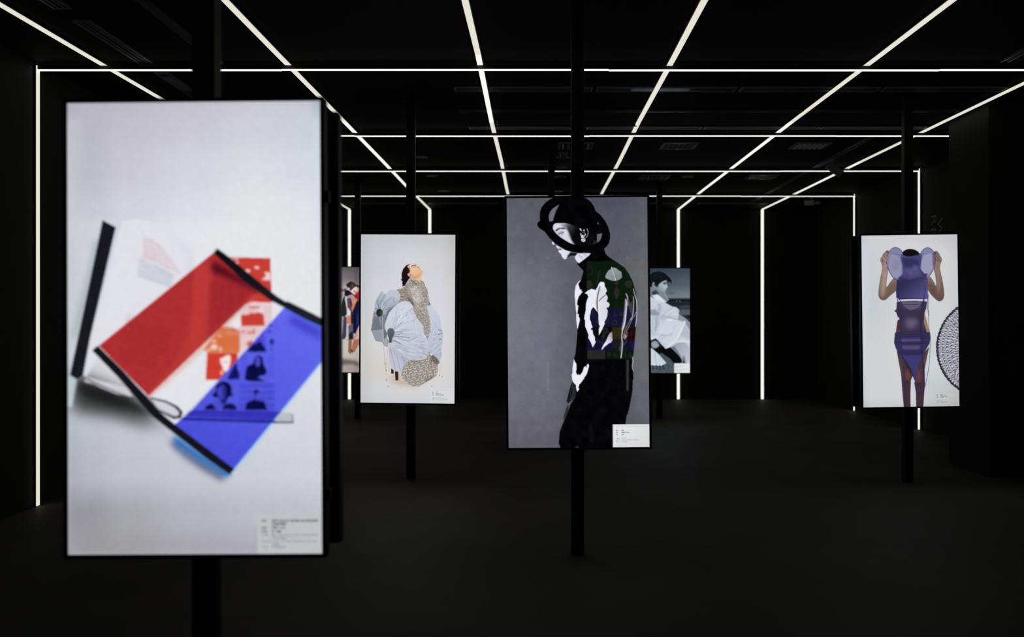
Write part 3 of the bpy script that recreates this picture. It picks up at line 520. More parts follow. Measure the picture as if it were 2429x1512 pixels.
def paint_right(q):
    p = Pic(q, 228, 408, 3)
    R1 = Fr(2000, 540, 6.3); R2 = Fr(2000, 750, 6.3)
    p.base([2043, 2070, 2150, 2230, 2275], [557, 600, 700, 850, 940, 965], [
        [(196, 198, 202), (206, 206, 210), (206, 205, 210), (200, 198, 202), (186, 186, 190)],
        [(204, 208, 212), (202, 206, 210), (212, 212, 217), (208, 209, 212), (202, 202, 204)],
        [(206, 210, 215), (198, 203, 207), (208, 211, 214), (205, 209, 210), (198, 202, 202)],
        [(208, 211, 213), (206, 209, 211), (209, 212, 213), (205, 210, 212), (200, 204, 205)],
        [(200, 205, 206), (205, 209, 211), (206, 210, 211), (194, 199, 201), (186, 188, 184)],
        [(182, 186, 186), (198, 202, 203), (198, 203, 205), (186, 190, 189), (176, 176, 170)]])
    p.poly(R1(1320, 110, 1705, 100, 1712, 510), (198, 198, 203), .5, 1)
    OUT = (44, 36, 42)
    skin = mix2((2095, 640), (156, 132, 118), (2122, 716), (96, 76, 68))
    A = R1(690, 375, 655, 350, 625, 380, 600, 400, 585, 440, 560, 488, 590, 600, 560, 760, 535, 940, 538, 1035, 575, 1080, 630, 1080, 700, 1020, 805, 920, 812, 790, 765, 760, 700, 830, 660, 890, 642, 850, 668, 640, 640, 560, 665, 480)
    am = p.poly(catmull(A), skin, 1, .3); p.line(catmull(A), 1, OUT, .55, .3, smooth=False)
    B = R1(1345, 405, 1385, 356, 1420, 380, 1440, 420, 1472, 485, 1440, 600, 1480, 800, 1505, 980, 1490, 1068, 1440, 1100, 1380, 1070, 1275, 945, 1255, 800, 1290, 740, 1340, 800, 1390, 880, 1382, 750, 1355, 600, 1380, 500)
    bm = p.poly(catmull(B), mix2((2215, 640), (138, 114, 102), (2236, 715), (96, 74, 66)), 1, .3); p.line(catmull(B), 1, OUT, .55, .3, smooth=False)
    p.poly(R1(600, 700, 660, 640, 640, 900, 600, 1050, 560, 1000), (178, 156, 144), .7, 3, clip=am); p.poly(R1(640, 900, 660, 890, 800, 800, 805, 920, 700, 1020), (108, 86, 76), .6, 3, clip=am); p.poly(R1(1400, 640, 1430, 640, 1440, 900, 1410, 1000), (158, 134, 122), .7, 3, clip=bm); p.poly(R1(1255, 800, 1390, 890, 1400, 1060, 1280, 950), (88, 68, 60), .6, 3, clip=bm)
    for a in ((600, 405, 640, 470), (625, 385, 665, 455), (575, 450, 615, 520), (585, 480, 600, 560)): p.line(R1(*a), 1.3, (70, 48, 46), .7, .4)
    for a in ((1385, 420, 1420, 470), (1400, 390, 1440, 440), (1420, 470, 1450, 500), (1380, 480, 1430, 510)): p.line(R1(*a), 1.3, (56, 38, 38), .75, .4)
    p.ell(R1(660, 365)[0], 3, 2.5, (60, 40, 44), .7, .8); p.ell(R1(1370, 385)[0], 3, 4, (64, 36, 44), .7, .8)
    # hips, legs
    p.poly(R1(820, 1380, 870, 1380, 860, 1512) + R2(860, 225, 790, 225, 810, 80), (76, 48, 46), 1, .4)
    p.poly(R2(1190, -60, 1215, -50, 1245, 60, 1288, 235, 1230, 250, 1195, 130), (150, 122, 104), 1, .5)
    l1 = p.poly(R2(798, 495, 880, 590, 1000, 760, 1042, 885, 1012, 960, 1005, 1150, 1006, 1375, 908, 1375, 885, 1130, 866, 870, 830, 680), mix2((2145, 860), (66, 50, 54), (2145, 960), (64, 46, 56)), 1, .3)
    l2 = p.poly(R2(1170, 590, 1285, 460, 1245, 650, 1217, 800, 1222, 1010, 1207, 1200, 1196, 1375, 1092, 1375, 1085, 1140, 1066, 1000, 1090, 850, 1120, 740), mix2((2185, 860), (70, 52, 56), (2185, 960), (66, 46, 58)), 1, .3)
    p.ell(R2(965, 880)[0], 6, 14, (118, 66, 64), .8, 3, clip=l1); p.ell(R2(1130, 900)[0], 6, 15, (112, 62, 62), .8, 3, clip=l2)
    p.poly(R2(840, 560, 900, 650, 900, 1000, 870, 860), (96, 78, 76), .5, 2.5, clip=l1); p.poly(R2(1240, 560, 1280, 480, 1230, 760, 1205, 700), (120, 100, 92), .6, 2.5, clip=l2)
    p.poly(R2(900, 640, 960, 700, 1010, 790, 1035, 880, 1000, 850), (36, 24, 28), .7, 2, clip=l1); p.ell(R2(960, 990)[0], 7, 3, (48, 30, 36), .6, 2, clip=l1); p.ell(R2(1135, 1020)[0], 7, 3, (48, 30, 36), .6, 2, clip=l2)
    # knitted dress
    def knit(c0, c1, p0, p1, amp=26, per=3.0):
        g = mix2(p0, c0, p1, c1)
        def f(x, y):
            t = np.sin((x+y*.55)*2*np.pi/per)*np.sin((y*.9-x*.35)*2*np.pi/per)
            return g(x, y)+(amp*t)[..., None]*np.array((1, 1, 1.15), np.float32)
        return f
    top = p.poly(R1(808, 770, 1000, 775, 1258, 750, 1268, 900, 1262, 1070, 1195, 1068, 840, 1075, 795, 1050, 790, 950), knit((46, 44, 82), (84, 80, 130), (2150, 672), (2185, 708), 30), 1, .3)
    p.line(R1(835, 1068, 950, 1065, 1050, 1062, 1195, 1068), 1.5, (20, 16, 28), .9, .3)
    p.poly(R1(828, 1082, 1000, 1070, 1252, 1074, 1252, 1108, 1100, 1098, 960, 1098, 850, 1112), (208, 203, 217), 1, .3)
    tor = p.poly(R1(800, 1120, 860, 1104, 1000, 1096, 1100, 1096, 1252, 1108, 1240, 1210, 1205, 1310, 1190, 1420) + R2(1185, 60, 1195, 140, 1235, 248, 1290, 236, 1302, 330, 1288, 415, 1180, 600, 1105, 790, 1085, 960, 1060, 960, 1000, 780, 880, 600, 790, 490, 762, 400, 772, 262, 800, 224, 850, 228, 850, 100, 832, 0)
                 + R1(822, 1360, 795, 1270, 762, 1250, 796, 1222), knit((56, 48, 70), (50, 46, 92), (2150, 760), (2160, 850), 32), 1, .3)
    p.poly(R1(860, 1105, 1180, 1100, 1150, 1210, 1000, 1240, 900, 1190), (150, 142, 166), .45, 2, clip=tor); p.line(R1(900, 1150, 1000, 1155, 1130, 1150), 1.4, (30, 26, 44), .6, .5)
    p.poly(R2(930, 40, 1100, 40, 1120, 130, 1010, 200, 940, 160), (170, 150, 186), .4, 5, clip=tor); p.poly(R1(790, 1230, 900, 1220, 880, 1400, 830, 1360), (48, 40, 60), .6, 3, clip=tor)
    for y, a in ((230, .4), (268, .7), (300, .5), (335, .7), (385, .6), (410, .6), (515, .5), (545, .6), (575, .4)): p.line(R2(775 if y < 480 else 850, y-6, 1000, y+8, 1285 if y < 450 else 1180, y-8), 1.6, (34, 28, 62), a, .5, clip=tor)
    p.poly(R2(860, 340, 1160, 335, 1160, 380, 870, 385), (112, 102, 178), .5, 1.5, clip=tor); p.poly(R2(880, 440, 1150, 440, 1140, 500, 890, 500), (130, 118, 150), .4, 2, clip=tor)
    p.poly(R2(880, 590, 1170, 590, 1085, 940, 1060, 940), (76, 72, 138), .45, 2, clip=tor); p.line(R2(880, 600, 1000, 775, 1050, 900), 1.6, (22, 18, 34), .6, .5)
    # straps
    PU = (46, 40, 102)
    p.line(R1(815, 800, 812, 1000, 828, 1200, 845, 1330) + R2(858, 100, 872, 500, 893, 700, 920, 1000, 932, 1360), 1.8, PU, .95, .3)
    p.line(R1(1248, 785, 1230, 950, 1195, 1120, 1170, 1250) + R2(1160, 60, 1168, 400, 1190, 700, 1214, 1000), 2.6, (42, 37, 88), .95, .3)
    p.line(R2(1214, 990, 1205, 1100, 1165, 1155, 1130, 1165, 1098, 1130, 1070, 1000), 2.4, (44, 39, 92), .95, .3)
    p.line(R1(820, 985, 850, 1090, 905, 1180, 980, 1238, 1060, 1240, 1140, 1190, 1190, 1110, 1215, 1040), 1.7, (46, 40, 106), .95, .3)
    p.line(R1(1240, 790, 1245, 900, 1215, 1100), 2.2, (104, 98, 150), .7, .4)
    p.line(R1(1268, 1000, 1265, 1200, 1280, 1320), 1.8, (60, 56, 96), .9, .3); p.line(R1(1275, 1320, 1280, 1512) + R2(1300, 280, 1300, 400, 1285, 700, 1250, 930, 1222, 1060), 1, (50, 46, 66), .9, .2)
    p.line(R1(1200, 1300, 1195, 1420) + R2(1200, 120, 1240, 245), 2.6, (34, 30, 48), .9, .4)
    # hair and translucent collar
    p.poly(catmull(R1(872, 430, 890, 370, 940, 335, 1010, 324, 1090, 345, 1140, 390, 1155, 430, 1000, 470)), (20, 15, 19), 1, .4)
    col = catmull(R1(648, 505, 662, 420, 690, 360, 740, 312, 790, 300, 850, 328, 888, 378, 905, 420, 1000, 436, 1140, 405, 1175, 355, 1220, 315, 1270, 304, 1320, 330, 1360, 380, 1375, 450, 1365, 560, 1330, 660, 1260, 750, 1150, 785, 1040, 798, 900, 782, 800, 785, 740, 740, 690, 660, 660, 580))
    cm = p.poly(col, (116, 116, 158), .86, .3)
    p.poly(R1(855, 428, 1000, 442, 1178, 402, 1165, 560, 1150, 620, 1255, 740, 1100, 790, 950, 785, 820, 770, 890, 690, 885, 560), (62, 63, 112), .92, 1, clip=cm)
    p.poly(R1(870, 470, 1000, 455, 1125, 490, 1135, 560, 1050, 602, 920, 602), (46, 44, 86), .85, 3, clip=cm); p.poly(R1(900, 620, 1130, 600, 1150, 700, 1000, 740), (98, 80, 126), .6, 3.5, clip=cm)
    p.line(R1(1005, 630, 1005, 700), 2.5, (112, 82, 124), .6, 1.2); p.poly(R1(1040, 560, 1110, 560, 1100, 620, 1040, 640), (118, 112, 160), .4, 2.5, clip=cm)
    p.poly(R1(830, 740, 1000, 780, 1240, 735, 1250, 770, 1000, 810, 830, 790), (34, 32, 62), .7, 2, clip=cm)
    p.ell(R1(775, 575)[0], 14.5, 29, (150, 150, 182), .75, 1.2, -.15, clip=cm); p.ell(R1(790, 560)[0], 9, 15, (128, 126, 150), .6, 4, clip=cm)
    p.ell(R1(1255, 545)[0], 14.5, 27, (158, 158, 190), .8, .8, .12, clip=cm)
    p.poly(R1(1143, 598, 1165, 640, 1210, 690, 1262, 690, 1240, 735, 1195, 715, 1155, 650), (50, 50, 76), .9, .6, clip=cm)
    p.ell(R1(680, 480)[0], 3, 15, (150, 110, 142), .5, 1, clip=cm); p.ell(R1(1350, 480)[0], 3, 16, (96, 60, 84), .6, 1, clip=cm)
    p.line(list(col[6:])[:len(col)-6], 1.3, (42, 40, 74), .8, .3, smooth=False); p.line(R1(720, 392, 850, 410, 1000, 437, 1150, 402, 1270, 392), 1, (66, 66, 108), .8, .3)
    # fan of knotted lace
    cx, cy, r = 2340., 825.5, 119.7
    RR = np.hypot(p.PX-cx, p.PY-cy); TH = np.arctan2(p.PY-cy, p.PX-cx)
    fan = (np.clip((r-RR+.6*np.sin(TH*70)+.5*np.sin(TH*171+1))*p.k+.5, 0, 1)).astype(np.float32)
    p.put(fan, (196, 198, 205), .65)
    rr = np.random.RandomState(3)
    for k in range(9):
        r1 = r-5-k*10.2; n = int(2*np.pi*r1/(6.6-k*.12)); off = rr.uniform(0, 1)
        for j in range(n):
            th = 2*np.pi*(j+off+rr.uniform(-.15, .15))/n
            if not 2.0 < th < 4.3: continue
            r0, tb = r1-rr.uniform(8.5, 11.5), th+rr.uniform(.02, .05)
            P = lambda R_, T_: (cx+R_*np.cos(T_), cy+R_*np.sin(T_))
            w = .014+rr.uniform(0, .012)
            p.line([P(r1, th), P((r1+r0)/2, (th+tb)/2-w), P(r0, tb)], 1.0, (28, 26, 42), .85, .25, clip=fan)
            p.line([P(r1, th), P((r1+r0)/2, (th+tb)/2+w), P(r0, tb)], .8, (44, 42, 60), .7, .25, clip=fan)
            p.ell(P(r1, th), rr.uniform(1.1, 1.9), rr.uniform(.9, 1.5), (24, 22, 36), .9, .35, clip=fan)
            if j % 2 == 0: p.line([P(r1-3, th), P(r1-4, th+.05)], .8, (50, 48, 66), .6, .25, clip=fan)
    p.put(fan*(RR > r-5.0-1.2*np.sin(TH*95)), (30, 27, 46), .85)
    for k in range(70):
        T_ = rr.uniform(2.0, 4.3); p.ell((cx+(r-rr.uniform(-.6, 5))*np.cos(T_), cy+(r-rr.uniform(-.6, 5))*np.sin(T_)), 1.2, 1.1, ((18, 16, 28), (62, 56, 88))[k % 2], .7, .4)
    p.put(fan*(RR > r-2.5), (26, 24, 40), .5)
    for y in (931.2, 960.5): p.line([(2220.5, y), (2271, y-.3)], .7, (166, 171, 172), .8)
    p.grain(1.4, 1.0)
    return p.done()

def paint_back(q):
    p = Pic(q, 140, 248, 3)
    B = Fr(1530, 620, 5.4)
    p.base([1498, 1560, 1637], [637, 670, 705, 712, 740, 800, 886], [
        [(46, 58, 70), (50, 62, 75), (58, 70, 82)], [(64, 76, 88), (70, 82, 94), (78, 90, 100)], [(104, 114, 124), (110, 120, 130), (116, 124, 134)],
        [(30, 33, 38), (26, 29, 34), (22, 25, 30)], [(34, 38, 44), (40, 46, 52), (52, 60, 68)], [(30, 34, 38), (28, 32, 36), (26, 30, 34)], [(70, 78, 88), (72, 80, 90), (60, 68, 78)]])
    p.poly(B(270, 490, 640, 488, 640, 520, 270, 512), (20, 22, 27), 1, .3); p.line(B(280, 524, 640, 528), 1.5, (54, 60, 68), .8, .5)
    for c in ((405, 508), (445, 512)): p.ell(B(*c)[0], 1, .8, (190, 200, 208), 1, .3)
    p.ell(B(340, 410)[0], 9, 3, (66, 78, 90), .6, 2); p.poly(B(440, 580, 500, 568, 570, 570, 570, 620, 440, 620), (56, 64, 72), 1, 1); p.poly(B(430, 625, 575, 620, 575, 690, 430, 690), (84, 94, 102), .9, 1.5)
    p.line(B(450, 600, 560, 605), 2, (26, 30, 34), .7, .8); p.poly(B(480, 700, 575, 690, 575, 740), (22, 25, 29), 1, 1)
    # gravel
    g = p.mask(B(-200, 1140, 200, 1170, 330, 1250, 380, 1320, 640, 1320, 640, 1450, -200, 1450)); p.put(g, (74, 83, 92)); p.grain(1.2, 11, g)
    # garment
    gm = p.poly(B(-180, 480, 80, 455, 150, 490, 270, 535, 350, 580, 400, 588, 437, 622, 432, 680, 500, 720, 580, 792, 580, 1300, 520, 1300, 470, 1240, 330, 1100, 265, 1122, 140, 982, 85, 1005, -180, 1000), (196, 205, 216), 1, .3)
    p.poly(B(80, 620, 130, 618, 188, 660, 188, 700, 80, 692, -150, 690, -150, 620), (138, 148, 157), .9, 1.2, clip=gm)
    p.poly(B(90, 700, 190, 700, 195, 800, 120, 930, 90, 950), (168, 180, 192), .8, 2, clip=gm); p.line(B(120, 720, 118, 920), 2, (222, 228, 234), .8, .8); p.line(B(150, 720, 140, 900), 2, (140, 152, 164), .6, .8)
    p.poly(B(170, 540, 215, 560, 200, 680, 160, 620), (156, 166, 176), .7, 1.5, clip=gm); p.poly(B(230, 680, 330, 600, 420, 620, 420, 690, 330, 680, 240, 720), (206, 212, 222), .8, 1.5, clip=gm)
    p.line(B(220, 700, 290, 640, 350, 600), 1.2, (146, 158, 170), .7, .7); p.line(B(300, 680, 400, 650, 430, 620), 1.2, (150, 160, 172), .7, .7); p.poly(B(200, 690, 330, 700, 420, 750, 210, 750), (164, 174, 186), .7, 1.5, clip=gm)
    p.poly(B(430, 680, 500, 720, 580, 792, 580, 890, 500, 780, 420, 752), (130, 144, 154), .9, 1, clip=gm)
    p.poly(B(250, 740, 330, 735, 415, 762, 300, 765), (232, 236, 240), .9, .8); p.poly(B(200, 770, 515, 770, 470, 880, 370, 1040, 330, 1080, 240, 1040, 160, 960), (206, 213, 224), .8, 1.5, clip=gm)
    p.poly(B(170, 930, 300, 945, 370, 900, 330, 960, 200, 960), (160, 170, 184), .7, 1.5, clip=gm); p.poly(B(440, 950, 510, 820, 580, 900, 580, 1000), (170, 180, 192), .7, 2, clip=gm)
    p.line(B(510, 775, 460, 890, 390, 1010, 270, 1115), 3.6, (226, 231, 237), .9, .5); p.line(B(400, 1030, 480, 1020, 575, 1035), 3, (224, 229, 236), .8, .8)
    p.line(B(140, 980, 200, 930), 2, (228, 232, 238), .8, .6); p.line(B(85, 1000, 140, 975), 3, (222, 228, 234), .8, .6)
    for k in range(70):
        x, y = RS.uniform(-150, 560), RS.uniform(500, 1050); L = RS.uniform(30, 130); th = (1.2 if x < 200 else (2.3 if y > 760 else 2.7))+RS.uniform(-.5, .5)
        p.line(B(x, y, x+L*.5*np.cos(th)+RS.uniform(-8, 8), y+L*.5*np.sin(th), x+L*np.cos(th), y+L*np.sin(th)), RS.uniform(.8, 2.6), ((152, 164, 176), (226, 231, 237), (176, 186, 198))[k % 3], .45, .7, clip=gm, taper=True)
    leg = p.poly(B(330, 1098, 420, 1042, 520, 1042, 570, 1100, 582, 1310, 525, 1305, 470, 1250, 440, 1212), mix2((1595, 820), (150, 161, 173), (1634, 850), (188, 197, 208)), 1, .5)
    p.poly(B(330, 1095, 380, 1090, 470, 1230, 440, 1215), (88, 98, 108), .8, 1.5, clip=leg); p.poly(B(470, 1250, 500, 1200, 525, 1300, 480, 1310), (100, 112, 118), .9, 1, clip=leg); p.line(B(460, 1240, 478, 1270, 472, 1305), 1.4, (196, 204, 216), .9, .4)
    p.poly(B(105, 1125, 150, 1115, 230, 1080, 262, 1122, 328, 1100, 440, 1212, 472, 1260, 462, 1310, 376, 1312, 330, 1250, 215, 1168, 190, 1190), (9, 10, 12), 1, .5)
    p.poly(B(140, 985, 262, 1122, 230, 1085, 160, 1040), (44, 50, 56), .9, .8)
    p.poly(catmull(B(85, 1045, 140, 1018, 182, 1070, 150, 1108, 100, 1102)), (148, 162, 172), 1, .6)
    p.poly(B(-100, 1130, 90, 1110, 180, 1190, 276, 1300, 205, 1340, 90, 1332, -100, 1330), (198, 210, 219), 1, .5); p.line(B(130, 1180, 150, 1320), 2, (150, 164, 174), .6, .8); p.line(B(95, 1318, 200, 1328, 270, 1300), 1.5, (230, 235, 239), .9, .4)
    for x in (100, 150, 190, 235): p.line(B(x, 1332, x+14, 1382), 2.6, (40, 46, 50), .9, .5)
    # collar, head
    p.poly(B(-60, 360, 80, 328, 180, 350, 250, 408, 306, 498, 262, 532, 160, 482, 90, 442), (122, 133, 141), 1, .4); p.poly(B(80, 400, 140, 368, 185, 420, 115, 442), (48, 54, 58), .9, 1)
    p.poly(B(90, 442, 160, 422, 275, 520, 250, 533, 150, 502), (214, 222, 228), 1, .5); p.line(B(250, 412, 304, 498), 1, (180, 190, 196), .8, .4)
    p.poly(B(105, 270, 150, 300, 220, 262, 268, 244, 280, 300, 292, 332, 272, 348, 272, 372, 258, 405, 220, 390, 130, 342, 98, 318), mix2((1570, 675), (168, 182, 190), (1556, 690), (112, 126, 136)), 1, .4)
    p.poly(catmull(B(98, 290, 118, 268, 140, 300, 130, 335, 105, 325)), (146, 160, 168), 1, .4); p.ell(B(120, 300)[0], 2, 3.5, (60, 68, 74), .8, .5)
    p.poly(B(225, 280, 268, 268, 272, 292, 240, 298), (26, 30, 34), .85, .9); p.line(B(250, 378, 270, 376), 1.2, (60, 66, 72), .9, .4); p.poly(B(150, 310, 175, 300, 165, 335, 145, 330), (24, 27, 30), .9, .8)
    p.poly(B(-60, 260, 60, 180, 100, 145, 180, 130, 250, 155, 310, 208, 342, 252, 332, 292, 318, 262, 292, 278, 282, 238, 220, 262, 172, 302, 135, 330, 122, 272, 100, 270, 85, 330, -60, 330), (17, 19, 23), 1, .4)
    for a in ((110, 190, 150, 180), (170, 200, 210, 190, 230, 200), (120, 220, 160, 215)): p.line(B(*a), 1, (66, 76, 84), .6, .5)
    p.grain(1.2, 2.2)
    p.poly(B(375, 1305, 590, 1305, 590, 1440, 375, 1440), (222, 226, 228))
    return p.done()

def paint_left(q):
    p = Pic(q, 140, 250, 3)
    L = Fr(800, 620, 5.4)
    p.base([780, 808, 830, 853, 920], [634, 655, 690, 740, 830, 884], [
        [(100, 94, 98)]*2+[(92, 86, 90), (82, 76, 80), (80, 74, 78)], [(120, 114, 118)]*2+[(112, 106, 110), (92, 86, 90), (90, 84, 88)], [(172, 168, 168)]*2+[(176, 172, 172), (128, 120, 122), (120, 112, 114)],
        [(186, 184, 176)]*2+[(192, 190, 182), (172, 168, 164), (164, 160, 156)], [(192, 189, 180)]*2+[(196, 193, 184), (190, 186, 178), (184, 180, 172)], [(172, 160, 156)]*2+[(164, 150, 146), (150, 136, 132), (146, 132, 128)]])
    p.poly(L(-80, 1260, 45, 1245, 160, 1262, 240, 1272, 300, 1300, 300, 1352, 200, 1320, 60, 1330, -80, 1330), (92, 82, 82), .85, 3)
    p.poly(L(-60, 345, 90, 358, 135, 345, 128, 388, 80, 392, -60, 375), (122, 92, 76), 1, .5)
    for a in ((95, 470, 85, 560, 60, 720), (70, 740, 90, 780), (130, 1000, 165, 1015), (205, 1180, 215, 1195), (255, 1180, 272, 1196), (60, 950, 100, 940)): p.line(L(*a), .9, (60, 54, 56), .7, .3)
    p.poly(L(90, 480, 115, 445, 135, 560, 135, 690, 100, 712, 45, 702, -10, 690, 55, 600), (36, 38, 38), 1, .5); p.poly(L(45, 600, 70, 560, 60, 700, 40, 700), (58, 72, 56), .8, 1)
    p.poly(L(115, 368, 170, 378, 222, 430, 150, 452, 108, 442), (26, 20, 46), 1, .5)
    p.poly(L(130, 480, 200, 470, 210, 620, 190, 700, 140, 680), (50, 36, 44), 1, .5); p.poly(L(150, 470, 175, 470, 185, 640, 165, 640), (110, 88, 104), .9, .8)
    p.poly(L(112, 472, 140, 458, 150, 590, 188, 642, 186, 697, 145, 695, 138, 620), (204, 194, 208), 1, .5); p.poly(L(148, 620, 184, 645, 184, 697, 145, 695), (222, 218, 222), .9, .6)
    p.poly(L(150, 440, 212, 428, 235, 535, 212, 545, 190, 482), (192, 152, 162), 1, .6); p.line(L(160, 450, 205, 470, 222, 530), 1.2, (130, 60, 70), .6, .6)
    p.poly(L(200, 640, 260, 520, 300, 480, 300, 830, 250, 935, 200, 905, 188, 760), (19, 21, 52), 1, .5); p.poly(L(250, 700, 300, 650, 300, 800, 255, 820), (32, 46, 130), .7, 1.5); p.poly(L(188, 700, 260, 680, 250, 800, 210, 800), (10, 10, 20), .8, 1.5)
    p.poly(L(192, 605, 230, 480, 262, 518, 235, 590, 202, 660), (206, 116, 82), 1, .7); p.poly(L(225, 500, 250, 500, 235, 560), (236, 180, 140), .7, .8)
    p.poly(L(195, 410, 240, 440, 300, 375, 400, 400, 400, 530, 290, 512, 245, 470), (168, 34, 34), 1, .5)
    for a in ((210, 425, 300, 470), (230, 440, 300, 500), (250, 420, 300, 430)): p.line(L(*a), 1, (96, 14, 18), .7, .4)
    p.poly(L(148, 340, 190, 345, 262, 330, 280, 360, 262, 412, 232, 428, 180, 388), (228, 196, 188), 1, .5); p.poly(L(190, 350, 240, 345, 210, 400), (246, 226, 220), .8, .8)
    p.line(L(228, 380, 262, 412), 1.5, (40, 26, 28), .9, .4)
    p.poly(L(128, 302, 182, 262, 222, 270, 262, 312, 285, 300, 300, 340, 245, 322, 222, 350, 185, 385, 168, 335, 150, 345), (40, 31, 28), 1, .5); p.poly(L(200, 290, 240, 310, 215, 345, 185, 370, 180, 330), (96, 74, 60), .7, 1.2)
    p.poly(L(148, 702, 188, 700, 192, 770, 172, 822, 138, 792), (208, 128, 92), 1, .6)
    p.poly(L(98, 700, 138, 720, 132, 960, 112, 997, 68, 1000, 85, 880), (76, 70, 100), 1, .5); p.poly(L(110, 740, 130, 740, 120, 960, 100, 990), (54, 48, 72), .8, 1)
    p.poly(L(158, 830, 215, 795, 218, 1002, 162, 1002), (92, 86, 112), 1, .6); p.poly(L(165, 935, 222, 890, 222, 1000, 165, 1008), (30, 24, 30), .95, 1)
    p.poly(L(300, 800, 245, 940, 200, 1070, 222, 1082, 300, 960), (202, 168, 164), 1, .6); p.line(L(260, 930, 215, 1060), 1.5, (120, 80, 86), .7, .6)
    p.poly(L(163, 1005, 204, 1010, 194, 1165, 188, 1192, 156, 1160), (142, 92, 72), 1, .6); p.poly(L(300, 990, 232, 1010, 202, 1098, 205, 1152, 242, 1172, 252, 1130, 300, 1060), (166, 106, 82), 1, .6)
    p.poly(L(195, 1120, 215, 1150, 212, 1178, 194, 1160), (30, 22, 26), .9, .8)
    p.poly(L(300, 460, 420, 440, 440, 900, 360, 960, 300, 900), (30, 24, 44), .9, 1)
    p.grain(1.2, 1.8)
    return p.done()

def paint_mirrored():
    """letter chart of the display that stands behind the camera (drawn as its reflection reads, then flipped)"""
    q = [(1393, 620), (1522, 620), (1522, 852), (1393, 852)]
    p = Pic(q, 130, 232, 2)
    C2 = Fr(1350, 600, 9.45); C3 = Fr(1350, 740, 9.45)
    p.img[:] = (72, 140, 70)
    BG = (214, 196, 184)
    for c, rx, ry in (((1060, 680), 45, 52), ((1065, 900), 56, 140), ((1330, 705), 80, 82), ((455, 720), 75, 92)): p.ell(C2(*c)[0], rx/9.45, ry/9.45, BG, .9, .4)
    p.line(C2(700, 405, 660, 550, 630, 700), 2.6, BG, .9, .4)
    t = np.linspace(0, 6.28, 24)
    p.line(C2(*np.stack([455+80*np.cos(t), 415+95*np.sin(t)], 1).ravel()), 2.4, (170, 170, 150), .7, .4)
    p.line(C2(*np.stack([830+70*np.cos(t), 880+100*np.sin(t)], 1).ravel()), 2.4, (170, 170, 150), .5, .4)
    p.line(C2(1390, 800, 1360, 880, 1300, 930), 2, BG, .6, .4); p.poly(C2(1410, 880, 1420, 1000, 1365, 995), BG, .7, .4)
    R = lambda x0, y0, x1, y1, c: p.poly([(x0, y0), (x1, y0), (x1, y1), (x0, y1)], c)
    R(1390, 731.5, 1525, 776, (104, 104, 240)); R(1390, 776, 1452, 804, (52, 52, 62)); R(1452, 777, 1484, 805, (226, 186, 84)); R(1484, 777, 1525, 805, (176, 44, 44))
    R(1390, 776, 1396, 802, (200, 40, 40)); R(1390, 804, 1452, 831, (100, 100, 236)); R(1452, 805, 1486, 831, (120, 124, 140)); R(1486, 805, 1525, 831, (100, 100, 236)); R(1390, 831, 1525, 852, (62, 128, 62))
    def ring(c, rx, ry, w, f, t0=0, t1=6.28, col=BG):
        t = np.linspace(t0, t1, 22); p.line(f(*np.stack([c[0]+rx*np.cos(t), c[1]+ry*np.sin(t)], 1).ravel()), w, col, .85, .3)
    ring((530, 1350), 32, 30, 1.6, C2); p.line(C2(500, 1360, 540, 1440, 600, 1425), 1.6, BG, .85, .3); p.ell(C2(890, 1370)[0], 2.5, 3, BG, .85, .4)
    ring((1050, 1415), 30, 34, 1.4, C2); p.line(C2(1015, 1300, 1018, 1440), 1.4, BG, .8, .3); p.ell(C2(1165, 1385)[0], 3.5, 4, BG, .85, .4)
    ring((1018, 240), 48, 48, 3, C3); ring((850, 225), 32, 40, 3, C3, 2.2, 6.8); p.ell(C3(640, 220)[0], 3, 4.5, BG, .85, .4); p.ell(C3(510, 210)[0], 1.5, 1.5, BG, .8, .3)
    p.line(C3(1300, 190, 1300, 260), 1.6, BG, .8, .3)
    p.line(C3(760, 395, 830, 375, 855, 440, 790, 470, 780, 520, 760, 575), 5.5, (190, 184, 184), .9, .3); p.poly(C3(735, 570, 800, 530, 800, 575), (190, 184, 184), .9, .3)
    p.poly(C3(1075, 430, 1120, 415, 1165, 470, 1160, 550, 1075, 545), (236, 216, 190), .8, .6); p.line(C3(1350, 520, 1400, 480), 2.5, BG, .8, .4)
    p.line(C3(670, 655, 750, 705), 3, BG, .8, .4); p.line(C3(985, 680, 1040, 800, 1080, 700, 1110, 790), 2.5, (170, 174, 190), .7, .6); p.line(C3(1405, 670, 1402, 820), 1.8, BG, .8, .3)
    R(1395, 831, 1435.5, 851, (206, 196, 188))
    for y in (897, 925, 968): words_line(p, C3(520, y)[0], C3(720, y)[0], 1, (90, 80, 80), .8, int(y))
    # 6 5 4 3 2, mirror-wise
    ring((890, 970), 34, 26, 2, C3); p.line(C3(925, 960, 900, 905, 850, 920), 2, BG, .85, .3)
    ring((1020, 980), 30, 22, 2, C3, -2.6, 2.2); p.line(C3(990, 960, 1000, 930, 1045, 950), 2, BG, .85, .3)
    p.line(C3(1120, 920, 1150, 980, 1100, 975), 1.8, BG, .8, .3)
    p.line(C3(1215, 920, 1265, 925, 1240, 955, 1265, 985, 1215, 1005), 2, BG, .85, .3); p.line(C3(1390, 925, 1340, 920, 1345, 960, 1395, 990, 1320, 1000), 2, BG, .85, .3)
    return p.done()[:, ::-1]
